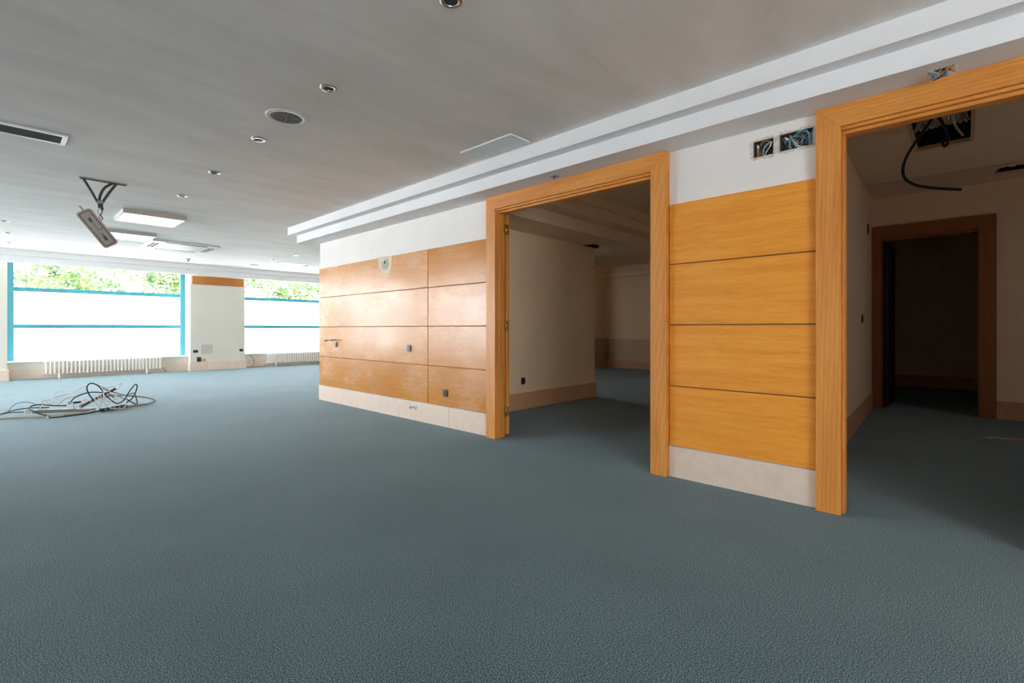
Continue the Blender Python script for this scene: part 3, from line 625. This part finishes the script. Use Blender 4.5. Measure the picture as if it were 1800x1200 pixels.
tag(MB().tube(spline([(5.37, 16.19, 0.40), (5.45, 16.19, 0.33), (5.52, 16.19, 0.2), (5.50, 16.19, 0.08), (5.42, 16.19, 0.012)], 6), 0.006, 5).build('loose_wire', 'cable_black'), 'thin dark wire running down the apron right of the pillar', 'wire')
tag(MB().tube(spline([(5.30, 16.17, 0.02), (5.6, 16.15, 0.03), (5.75, 16.15, 0.012), (5.82, 16.12, 0.06)], 6), 0.008, 5).build('loose_pipe', 'cable_beige'), 'thin pale pipe along the skirting by the right radiator', 'pipe')

# ------------------------------------------------------------------ ceiling fittings
def downlight_proto():
    t = empty('downlight', (1.61, 1.94, ZC))
    MB().lathe([(0.036, 0.012), (0.036, -0.004), (0.040, -0.008), (0.052, -0.008), (0.060, -0.003), (0.060, 0.012)], 24).build('trim_ring', 'chrome', t)
    MB().lathe([(0.0, -0.001), (0.036, -0.001)], 20).build('lamp_lens', 'dark_grille', t)
    return t
dl = downlight_proto()
spots = [((1.61, 1.94), 'downlight cut by the top edge of the picture'), ((1.605, 3.27), 'chrome downlight nearest the camera beside the round speaker'), ((1.61, 4.61), 'chrome downlight just beyond the round speaker'), ((1.625, 5.94), 'third downlight of the ceiling row, beyond the speaker'), ((1.63, 7.28), 'small downlight of the row just before the light panel')]
far = [((7, 388), 'downlight at the left edge level with the hanging lamp'), ((14, 409), 'second small downlight at the left edge'), ((16, 426), 'downlight nearest the window cornice at the left edge'), ((187, 442), 'small downlight before the window cornice under the hanging lamp'), ((481, 457), 'small downlight beyond the air-conditioning cassette'), ((520, 448), 'small downlight below the cornice corner'), ((545, 476), 'tiny downlight next to the panelled wall end')]
for k, (xy, lab) in enumerate(spots+far):
    if k < 5: loc = (xy[0], xy[1], ZC)
    else: loc = tuple(at_ceiling(*xy))
    o = dl if k == 0 else copy_tree(dl)
    o.location = loc; tag(o, lab, 'downlight', 'recessed downlights')
# the nearest one hangs slightly out of its hole
def speaker(loc, label, r=0.155, rings=13):
    t = empty('ceiling_speaker', loc); tag(t, label, 'speaker', 'round ceiling speakers')
    MB().lathe([(r*0.74, 0.0), (r*0.76, -0.008), (r*0.94, -0.010), (r, -0.004), (r, 0.012)], 40).build('rim', 'white_metal' if rings < 8 else 'grille_rim', t)
    MB().lathe([(0, -0.002), (r*0.76, -0.002)], 32).build('backing', 'speaker_cloth', t)
    gm = MB()
    for k in range(rings):
        rr_ = r*0.74*(k+0.5)/rings; q = r*0.74/rings*0.30
        gm.lathe([(max(0.001, rr_-q), -0.004), (rr_, -0.0065), (rr_+q, -0.004), (rr_, -0.002), (max(0.001, rr_-q), -0.004)], 36)
    for k in range(3):
        a = k*math.pi/3+0.3; x, y = math.cos(a)*r*0.75, math.sin(a)*r*0.75; gm.tube([(-x, -y, -0.005), (x, y, -0.005)], 0.0022, 4)
    gm.build('grille', 'grey_grille', t)
    MB().lathe([(0, -0.013), (0.004, -0.012), (0.004, -0.008)], 8, (r*0.6, r*0.6, 0)).build('screw', 'black_plastic', t)
plain('speaker_cloth', srgb(120, 116, 112), 0.8)
plain('grille_rim', srgb(214, 208, 200), 0.5)
speaker((1.595, 3.965, ZC), 'large round ceiling speaker with grey ringed grille')
speaker(tuple(at_ceiling(447, 465)), 'round flat speaker on the far ceiling before the window cornice', 0.15, 6)
speaker(tuple(at_ceiling(538, 467)), 'round speaker on the far ceiling beside the strip vent', 0.15, 6)

def vent(loc, lx, ly, brd, nsl, along, label, mid=False, slat='white_metal', name='air_vent'):
    t = empty(name, loc); tag(t, label, 'vent', 'ceiling air vents'); hx, hy = lx/2, ly/2; bx, by = brd
    f = MB(); f.bbox(-hx, -hx+bx, -hy, hy, -0.012, 0.006, 0.002); f.bbox(hx-bx, hx, -hy, hy, -0.012, 0.006, 0.002); f.bbox(-hx+bx, hx-bx, -hy, -hy+by, -0.012, 0.006, 0.002); f.bbox(-hx+bx, hx-bx, hy-by, hy, -0.012, 0.006, 0.002)
    f.build('frame', 'white_metal', t)
    MB().box(-hx+bx, hx-bx, -hy+by, hy-by, -0.0015, 0.004).build('backing', 'dark_void', t)
    w0 = (lx-2*bx) if along == 'y' else (ly-2*by); st = w0/nsl
    for k in range(nsl):
        c = -w0/2+st*(k+0.5); q = st*0.22
        if along == 'y': MB().prism([(c-q, -hy+by, -0.002), (c-q*0.2, -hy+by, -0.002), (c+q, -hy+by, -0.011), (c+q*0.2, -hy+by, -0.011)], (0, ly-2*by, 0)).build('slat', slat, t)
        else: MB().prism([(-hx+bx, c-q, -0.002), (-hx+bx, c-q*0.2, -0.002), (-hx+bx, c+q, -0.011), (-hx+bx, c+q*0.2, -0.011)], (lx-2*bx, 0, 0)).build('slat', slat, t)
    if mid: MB().box(-hx+bx, hx-bx, -0.012, 0.012, -0.0125, 0.0).build('divider', 'white_metal', t)
    return t
vent((0.205, 5.90, ZC), 0.47, 0.30, (0.035, 0.04), 12, 'x', 'long dark louvre vent in a white frame at the left edge', False, 'dark_grille')
vent((3.175, 3.205, ZC), 0.25, 0.66, (0.035, 0.03), 7, 'y', 'white slatted ceiling vent beside the cornice', True)
vent(tuple(at_ceiling(515, 463)), 0.62, 0.22, (0.03, 0.05), 6, 'x', 'narrow strip vent on the far ceiling before the panelled wall end', False, 'white_metal')

def panel_lamp(x0, x1, y0, y1, label):
    z = zc((y0+y1)/2); t = empty('ceiling_light_panel', ((x0+x1)/2, (y0+y1)/2, z)); tag(t, label, 'ceiling light', 'square ceiling light panels')
    hx, hy = (x1-x0)/2, (y1-y0)/2; d = 0.062; w_ = 0.022
    f = MB(); f.bbox(-hx, -hx+w_, -hy, hy, -d, 0.006, 0.002); f.bbox(hx-w_, hx, -hy, hy, -d, 0.006, 0.002); f.bbox(-hx+w_, hx-w_, -hy, -hy+w_, -d, 0.006, 0.002); f.bbox(-hx+w_, hx-w_, hy-w_, hy, -d, 0.006, 0.002)
    f.build('frame', 'lamp_frame', t)
    MB().box(-hx+w_, hx-w_, -hy+w_, hy-w_, -d+0.004, -d+0.012).build('diffuser', 'lamp_diffuser', t)
panel_lamp(1.225, 1.985, 8.62, 9.38, 'square white light panel mounted on the ceiling, nearer of two')
panel_lamp(1.225, 2.0, 10.72, 11.49, 'square white light panel behind the hanging lamp, farther of two')

# air-conditioning cassette
t = empty('air_conditioning_cassette', (2.65, 11.95, zc(11.95))); tag(t, 'white square air-conditioning cassette set in the ceiling', 'air conditioner')
fr_ = MB()
slab(fr_, 'z', -0.045, 0.0, -0.57, 0.57, -0.56, 0.56, [(-0.36, 0.36, -0.54, -0.42), (-0.36, 0.36, 0.42, 0.54), (-0.53, -0.43, -0.36, 0.36), (0.43, 0.53, -0.36, 0.36), (-0.36, 0.36, -0.38, 0.38)])
fascia = fr_.build('fascia', 'white_metal', t)
MB().box(-0.54, 0.54, -0.54, 0.54, -0.018, -0.010).build('backing', 'dark_void', t)
for (a, b_, c_, d_) in ((-0.359, 0.359, -0.539, -0.421), (-0.359, 0.359, 0.421, 0.539), (-0.529, -0.431, -0.359, 0.359), (0.431, 0.529, -0.359, 0.359)):
    MB().box(a, b_, c_, d_, -0.0435, -0.02).build('air_slot', 'dark_void', fascia)
ig = MB()
for k in range(14): ig.box(-0.34, 0.34, -0.36+k*0.0525, -0.36+k*0.0525+0.038, -0.044, -0.02)
ig.build('intake_grille', 'white_metal', t)
for (a, b_, c_, d_) in ((-0.34, 0.34, -0.445, -0.43), (-0.34, 0.34, 0.43, 0.445), (-0.49, -0.47, -0.34, 0.34), (0.47, 0.49, -0.34, 0.34)):
    MB().bbox(a, b_, c_, d_, -0.047, -0.03, 0.002).build('louvre', 'white_metal', fascia)
# little detector near the window cornice, and a hole in the cornice
p = at_ceiling(331, 455); t = empty('ceiling_detector', p); tag(t, 'tiny ceiling sensor on a short stem above the pillar', 'sensor')
MB().lathe([(0, -0.014), (0.05, -0.014), (0.06, 0.0), (0.06, 0.014)], 16).build('base', 'grey_metal', t)
MB().lathe([(0, -0.014), (0.006, -0.014), (0.006, -0.03), (0.018, -0.036), (0.021, -0.05), (0.014, -0.064), (0, -0.068)], 12).build('bulb', 'black_plastic', t)
p = at_y(331, 473, 15.57); tag(MB().lathe([(0, 0.003), (0.014, 0.003), (0.018, -0.004), (0.022, 0.003)], 10, p, 'y').build('cable_gland', 'black_plastic'), 'small black cable gland on the window cornice above the pillar', 'cable gland')

# ------------------------------------------------------------------ the lamp dangling from its torn slot
t = empty('hanging_emergency_lamp', (0.85, 7.235, ZC)); tag(t, 'emergency lamp dangling by its wires from a ceiling slot', 'lamp')
L0 = Vector(t.location)
def HB(mb, nm, mt, par=t):
    mb.v = [tuple(Vector(p)-L0) for p in mb.v]; return mb.build(nm, mt, par)
HB(MB().box(0.645, 1.06, 7.207, 7.213, ZC-0.008, ZC+0.02).box(0.645, 1.06, 7.257, 7.263, ZC-0.008, ZC+0.02).box(0.648, 1.057, 7.213, 7.257, ZC+0.02, ZC+0.027), 'slot_frame', 'dark_trunking')
HB(MB().bbox(0.625, 0.648, 7.21, 7.26, ZC-0.02, ZC+0.002, 0.003), 'end_clip', 'cable_white'); HB(MB().bbox(1.055, 1.072, 7.215, 7.255, ZC-0.012, ZC+0.002, 0.003), 'end_clip', 'cable_white')
Yh = 7.235
def hp(u, v, dy=0.0): return at_y(u, v, Yh+dy)
for pts in (((146, 313), (158, 332), (172, 356)), ((199, 322), (184, 330), (176, 344), (174.5, 357)), ((205, 323), (194, 336), (184, 350), (179, 358))):
    HB(MB().tube(spline([hp(*q) for q in pts], 8), 0.0135, 8), 'conduit', 'conduit_grey')
HB(MB().tube([hp(175.5, 353), hp(176.5, 358)], 0.030, 12), 'collar', 'trunking_grey')
HB(MB().tube([hp(173.5, 357), hp(174.5, 365)], 0.012, 8).tube([hp(178, 357, 0.01), hp(180, 369, 0.01)], 0.012, 8), 'conduit_end', 'conduit_grey')
for q in (((174.5, 365), (172, 373), (178, 381), (180, 387)), ((176, 365), (180, 374), (174, 380), (177, 386)), ((180, 369), (177, 377), (181, 383), (178, 388))):
    HB(MB().tube(spline([hp(*w_) for w_ in q], 6), 0.0028, 5), 'wire', 'cable_black')
# housing: a tilted rounded tray facing the camera and down
c = hp(171.5, 401.5); ax = (hp(197, 429.5)-hp(148, 371)).normalized()
vw = (c-Vector((0, 0, EYE))).normalized()
nrm = (-vw+Vector((0, 0, -0.15))); nrm = (nrm-ax*nrm.dot(ax)).normalized(); sd = ax.cross(nrm).normalized()
hl, hw_ = 0.222, 0.075
def tray(hl_, hw2, r, d0, d1, seg=5):
    pl = []
    for cx, cy, a0 in ((hl_-r, hw2-r, 0), (-hl_+r, hw2-r, 90), (-hl_+r, -hw2+r, 180), (hl_-r, -hw2+r, 270)):
        for k in range(seg): a = math.radians(a0+k*90/(seg-1)); pl.append(c+ax*(cx+r*math.cos(a))+sd*(cy+r*math.sin(a))+nrm*d0)
    return MB().prism(pl, nrm*(d1-d0))
hs = HB(tray(hl, hw_, 0.03, -0.03, 0.012), 'housing', 'lamp_housing')
HB(tray(hl-0.018, hw_-0.018, 0.018, 0.010, 0.0145), 'gasket', 'gasket_brown', hs)
HB(tray(hl-0.026, hw_-0.026, 0.012, 0.014, 0.018), 'lens_plate', 'lamp_housing', hs)
HB(MB().tube([c-ax*0.12+nrm*0.020, c+ax*0.14+nrm*0.020], 0.008, 8), 'lamp_tube', 'grey_grille', hs)
HB(MB().tube([c-ax*0.13+nrm*0.021, c-ax*0.085+nrm*0.021], 0.013, 8).tube([c+ax*0.10+nrm*0.021, c+ax*0.15+nrm*0.021], 0.013, 8), 'tube_holder', 'socket_grey', hs)
HB(MB().tube([c+ax*0.02-sd*0.03+nrm*0.017, c+ax*0.02-sd*0.03+nrm*0.021], 0.007, 8), 'test_button', 'black_plastic', hs)
HB(MB().tube([c+ax*0.03-sd*0.006+nrm*0.0185, c+ax*0.07-sd*0.006+nrm*0.0185], 0.011, 6), 'maker_label', 'beige_plastic', hs)
HB(MB().tube([c-ax*0.215-sd*0.005, c-ax*0.275-sd*0.002-nrm*0.01], 0.011, 8), 'cable_tail', 'lamp_housing', hs)

# ------------------------------------------------------------------ heap of cables on the carpet
def pz(x, y, Y, r=0.006):          # a spot of the heap, measured on the enlarged photo, at depth Y
    p = at_y(x/6.0, 650+y/6.0, Y); p.z = max(p.z, r); return p
def cable(pts, r, mat, label, wob=0.05, seed=0):
    rnd = random.Random(seed); P = []
    for k, q in enumerate(pts):
        Y = q[2] if len(q) > 2 else 9.25+rnd.uniform(-wob, wob)
        P.append(pz(q[0], q[1], Y, r))
    pp = spline(P, 8)
    for p in pp: p.z = max(p.z, r)
    return tag(MB().tube(pp, r, 6).build('cable', mat), label, 'cable', 'cables in the tangled heap')
cable([(-60, 520, 9.35), (0, 515, 9.30), (250, 495, 9.2), (480, 492, 9.06), (700, 478, 9.04), (900, 462, 9.03)], 0.013, 'cable_beige', 'thick beige cable running off the left edge from the heap')
cable([(1060, 300, 9.5), (1180, 268, 9.5), (1400, 275, 9.5), (1540, 290, 9.5), (1632, 322, 9.45), (1560, 368, 9.42), (1330, 385, 9.35), (1150, 400, 9.3)], 0.014, 'cable_beige', 'thick beige cable making the wide loop at the right end')
cable([(-60, 480, 9.6), (0, 468, 9.55), (150, 425, 9.4), (330, 400, 9.35), (520, 395, 9.3)], 0.008, 'cable_black', 'black cable running off the left edge of the heap')
cable([(0, 470, 9.5), (120, 448, 9.45), (250, 444, 9.4)], 0.007, 'cable_black', 'short black lead plugged into the white connector block')
cable([(700, 375, 9.3), (560, 375, 9.35), (420, 365, 9.35), (330, 382, 9.3), (312, 415, 9.2), (400, 458, 9.08), (520, 486, 9.0)], 0.009, 'cable_black', 'black cable looping round the left end of the grey trunking')
cable([(730, 360, 9.35), (800, 285, 9.45), (950, 236, 9.5), (1110, 245, 9.45), (1200, 290, 9.35)], 0.008, 'cable_black', 'low black arch in the middle of the heap')
cable([(990, 330, 9.2), (930, 240, 9.2), (918, 175, 9.25), (965, 140, 9.3), (1045, 175, 9.3), (1120, 270, 9.25), (1220, 350, 9.2), (1300, 325, 9.2), (1370, 220, 9.25), (1430, 150, 9.3), (1445, 190, 9.35), (1400, 290, 9.35), (1330, 345, 9.3)], 0.009, 'cable_black', 'black cable with two high loops over the heap')
cable([(1080, 190, 9.4), (1200, 235, 9.4), (1330, 265, 9.35), (1410, 245, 9.35), (1440, 310, 9.3), (1440, 360, 9.3), (1340, 310, 9.25)], 0.007, 'cable_black', 'black cable curling at the right side of the heap')
cable([(80, 445, 9.5), (150, 370, 9.5), (250, 338, 9.5), (330, 345, 9.45), (370, 362, 9.4)], 0.004, 'cable_black', 'thin dark wire arching at the left end of the heap')
cable([(490, 365, 9.4), (500, 325, 9.4), (620, 280, 9.45), (760, 240, 9.5), (900, 165, 9.5), (960, 140, 9.5)], 0.0045, 'cable_white', 'thin white wire rising to the right above the trunking')
cable([(640, 370, 9.35), (560, 330, 9.4), (555, 270, 9.45), (640, 222, 9.45), (740, 225, 9.4), (785, 270, 9.35), (700, 300, 9.3), (610, 365, 9.25)], 0.0055, 'cable_white', 'white wire in a round loop above the trunking')
cable([(1000, 140, 9.4), (1060, 165, 9.4), (1120, 185, 9.4), (1220, 168, 9.4), (1282, 140, 9.4), (1240, 205, 9.4)], 0.005, 'cable_white', 'white wire with a free end at the top of the heap')
cable([(510, 480, 9.0), (495, 500, 9.0), (520, 512, 8.95), (700, 488, 9.05), (880, 455, 9.06), (1000, 425, 9.1)], 0.009, 'cable_white', 'white cable with hooked end lying in front of the trunking')
cable([(515, 516, 8.93), (700, 520, 8.95), (860, 490, 9.0), (960, 462, 9.1), (1050, 448, 9.2)], 0.008, 'cable_black', 'black cable on the carpet at the front of the heap')
cable([(380, 445, 9.2), (440, 380, 9.25), (460, 318, 9.3), (500, 345, 9.3), (560, 370, 9.3)], 0.005, 'cable_white', 'white wire in a pointed loop over the left of the trunking')
cable([(720, 355, 9.2), (770, 350, 9.15), (780, 395, 9.15), (830, 415, 9.15), (960, 410, 9.2)], 0.007, 'cable_white', 'white wire bending along the front of the trunking')
cable([(850, 400, 9.15), (850, 350, 9.15), (900, 310, 9.2), (980, 340, 9.2), (1020, 310, 9.2)], 0.006, 'cable_white', 'white wire curled round the middle of the dark bar')
cable([(1000, 300, 9.15), (1010, 345, 9.1), (1050, 380, 9.1), (1055, 330, 9.12), (1035, 290, 9.15), (1050, 250, 9.2), (1075, 330, 9.15), (1060, 400, 9.1)], 0.006, 'cable_white', 'white wire knotted round the dark bar')
cable([(1090, 240, 9.2), (1110, 300, 9.15), (1140, 330, 9.15), (1200, 315, 9.15), (1230, 270, 9.2), (1170, 240, 9.25), (1100, 215, 9.25), (1095, 330, 9.15), (1120, 370, 9.1)], 0.006, 'cable_white', 'white wire in loose coils right of the dark bar')
cable([(1330, 345, 9.15), (1320, 390, 9.1), (1270, 408, 9.05), (1180, 405, 9.05), (1140, 375, 9.1)], 0.007, 'cable_white', 'white wire lying over the end of the black power strip')
cable([(1240, 270, 9.3), (1350, 320, 9.3), (1430, 365, 9.3)], 0.005, 'cable_black', 'short dark wire behind the power strip')
cable([(1130, 250, 9.3), (1260, 268, 9.3), (1420, 265, 9.35)], 0.008, 'cable_white', 'pale lead lying along the top of the thick loop')
def bar(a, b_, w_, h_, mat, name, label, cat, par=None):
    a, b_ = Vector(a), Vector(b_); d = (b_-a); L_ = d.length; d.normalize(); s_ = d.cross(Vector((0, 0, 1))).normalized(); u_ = s_.cross(d)
    pr = [a+s_*x+u_*y for x, y in ((-w_/2, 0), (w_/2, 0), (w_/2, h_*0.8), (w_/2*0.8, h_), (-w_/2*0.8, h_), (-w_/2, h_*0.8))]
    o = MB().prism(pr, d*L_).build(name, mat)
    return tag(o, label, cat) if label else o
bar(pz(335, 458, 9.24, 0), pz(1000, 430, 9.27, 0), 0.09, 0.045, 'trunking_grey', 'cable_trunking', 'flat grey length of cable trunking lying under the heap', 'trunking')
bar(pz(850, 400, 9.3, 0.01), pz(1225, 205, 9.35), 0.05, 0.035, 'dark_trunking', 'cable_trunking', 'dark bar of trunking sticking up out of the heap', 'trunking')
bar(pz(720, 360, 9.42, 0.03), pz(860, 345, 9.42), 0.05, 0.03, 'black_plastic', 'plug_adapter', 'black plug lying on the trunking', 'plug')
bar(pz(265, 455, 9.3, 0), pz(325, 452, 9.3, 0), 0.06, 0.045, 'cable_white', 'connector_block', 'small pale connector block at the left of the heap', 'connector')
a, b_ = pz(1065, 450, 9.12, 0), pz(1330, 392, 9.2, 0)
t = empty('power_strip', a); tag(t, 'black power strip with a row of outlets at the front of the heap', 'power strip')
o = bar(a, b_, 0.065, 0.05, 'black_plastic', 'body', None, None); o.parent = t; o.matrix_parent_inverse = Matrix.Translation(-Vector(a))
d = (b_-a).normalized(); s_ = d.cross(Vector((0, 0, 1))).normalized()
for k in range(5):
    c0 = a+d*((b_-a).length*(0.14+0.18*k))+s_*0.0325+Vector((0, 0, 0.026)); mb = MB().tube([c0-Vector(a), c0+s_*0.004-Vector(a)], 0.019, 10)
    mb.build('outlet', 'trunking_grey', t)

# ------------------------------------------------------------------ inside the right-hand room: torn ceiling hatch, duct and cables
t = empty('ceiling_hatch', ((HOLE[0]+HOLE[1])/2, (HOLE[2]+HOLE[3])/2, ZR)); tag(t, 'torn open ceiling hatch with bare wooden edges in the right-hand room', 'hatch')
hx, hy = (HOLE[1]-HOLE[0])/2, (HOLE[3]-HOLE[2])/2
fr_ = MB()
fr_.box(-hx-0.03, -hx+0.005, -hy-0.02, hy+0.02, -0.004, 0.03); fr_.box(hx-0.005, hx+0.05, -hy-0.02, hy+0.02, -0.004, 0.03); fr_.box(-hx, hx, -hy-0.025, -hy+0.004, -0.004, 0.03); fr_.box(-hx, hx, hy-0.004, hy+0.025, -0.004, 0.03)
fr_.build('hatch_edge', 'beige_plastic', t)
MB().box(-hx, hx, -hy-0.1, -hy, 0.031, 0.215).box(-hx, hx, hy, hy+0.1, 0.031, 0.215).box(-hx-0.1, -hx, -hy, hy, 0.031, 0.215).box(hx, hx+0.1, -hy, hy, 0.031, 0.215).build('shaft_lining', 'dark_void', t)
# corrugated foil duct crossing the hatch
prof = MB(); pts = []; rad = []
for k in range(49):
    pts.append((6.02+0.02*math.sin(k*0.2), -0.045+0.0086*k, ZR+0.088)); rad.append(0.078+0.012*math.sin(k*math.pi/2))
tag(prof.tube(pts, rad, 16).build('flexible_duct', 'foil_silver'), 'corrugated foil duct crossing the torn ceiling hatch', 'duct')
def rc_(pts, r, mat, label, z=None):
    return tag(MB().tube(spline(pts, 10), r, 8).build('hanging_cable', mat), label, 'cable')
Xc = 6.0
def px(u, v, X=Xc): return at_x(u, v, X)
rc_([px(1645, 205, 5.9)+Vector((0, 0, 0.05)), px(1630, 222, 5.9), px(1612, 246, 5.95), px(1594, 275, 6.0), px(1587, 298, 6.0), px(1592, 315, 6.0), px(1612, 326, 6.0), px(1650, 331, 6.0), px(1691, 333, 6.0)], 0.013, 'cable_black', 'black cable hanging from the torn hatch in a big hook')
rc_([px(1638, 196, 5.85)+Vector((0, 0, 0.04)), px(1655, 214, 5.85), px(1664, 234, 5.9), px(1666, 250, 5.9), px(1660, 257, 5.9), px(1655, 250, 5.95)+Vector((0, 0, 0.02))], 0.012, 'cable_black', 'black cable bight drooping inside the torn hatch')
rc_([px(1672, 185, 5.75)+Vector((0, 0, 0.05)), px(1674, 205, 5.8), px(1680, 228, 5.9)+Vector((0, 0, 0.03)), px(1692, 243, 6.2)+Vector((0, 0, 0.03))], 0.010, 'foil_silver', 'stripped pale cable end inside the torn hatch')
rc_([px(1610, 205, 5.6)+Vector((0, 0, 0.06)), px(1650, 195, 5.6)+Vector((0, 0, 0.04)), px(1700, 185, 5.6)+Vector((0, 0, 0.06))], 0.016, 'cable_black', 'black cable running across the torn hatch behind the door head')
# the ragged hole further back
t = empty('torn_ceiling_hole', (8.55, -0.5, 3.16)); tag(t, 'black ragged hole in the ceiling at the far right edge', 'hole')
MB().box(-0.25, 0.25, -0.3, 0.3, 0.09, 0.1).box(-0.25, 0.25, -0.3, -0.25, 0.03, 0.09).box(-0.25, 0.25, 0.24, 0.3, 0.03, 0.09).box(-0.25, -0.2, -0.25, 0.24, 0.03, 0.09).box(0.2, 0.25, -0.25, 0.24, 0.03, 0.09).build('void_lining', 'dark_void', t)
rnd = random.Random(4); rg = MB()
for k in range(22):
    a = k/22*2*math.pi; x, y = math.copysign(min(abs(math.cos(a))*1.3, 1), math.cos(a))*0.20, math.copysign(min(abs(math.sin(a))*1.3, 1), math.sin(a))*0.25; w_ = rnd.uniform(0.02, 0.05); q = rnd.uniform(0.78, 0.98)
    rg.prism([(x*q, y*q, 0), (x*1.02+w_*math.sin(a), y*1.02-w_*math.cos(a), 0), (x*1.08, y*1.08, 0), (x*1.02-w_*math.sin(a), y*1.02+w_*math.cos(a), 0)], (0, 0, -rnd.uniform(0.003, 0.012)))
rg.build('torn_edge', 'room_plaster', t)
# scraps on the floor of that room
for k, (u, v, w_, l_, mt, lab) in enumerate(((1737, 770, 0.05, 0.10, 'scrap_pale', 'pale scrap on the dark floor nearest the inner door'), (1756, 770, 0.06, 0.16, 'scrap_pale', 'long pale scrap strip on the dark floor'), (1771, 774, 0.06, 0.12, 'scrap_orange', 'orange scrap on the dark floor between pale strips'), (1796, 779, 0.06, 0.16, 'scrap_orange', 'orange scrap on the dark floor at the right edge'), (1784, 772, 0.04, 0.14, 'scrap_pale', 'pale scrap on the dark floor by the right edge'))):
    p = at_z(u, v, 0.0); rnd = random.Random(k); pl = []
    for j in range(7):
        a = j/7*2*math.pi; q = rnd.uniform(0.7, 1.1); pl.append((p.x+w_/2*q*math.cos(a), p.y+l_/2*q*math.sin(a), 0.0))
    tag(MB().prism(pl, (0, 0, 0.006)).build('floor_scrap', mt), lab, 'scrap', 'scraps on the dark floor')
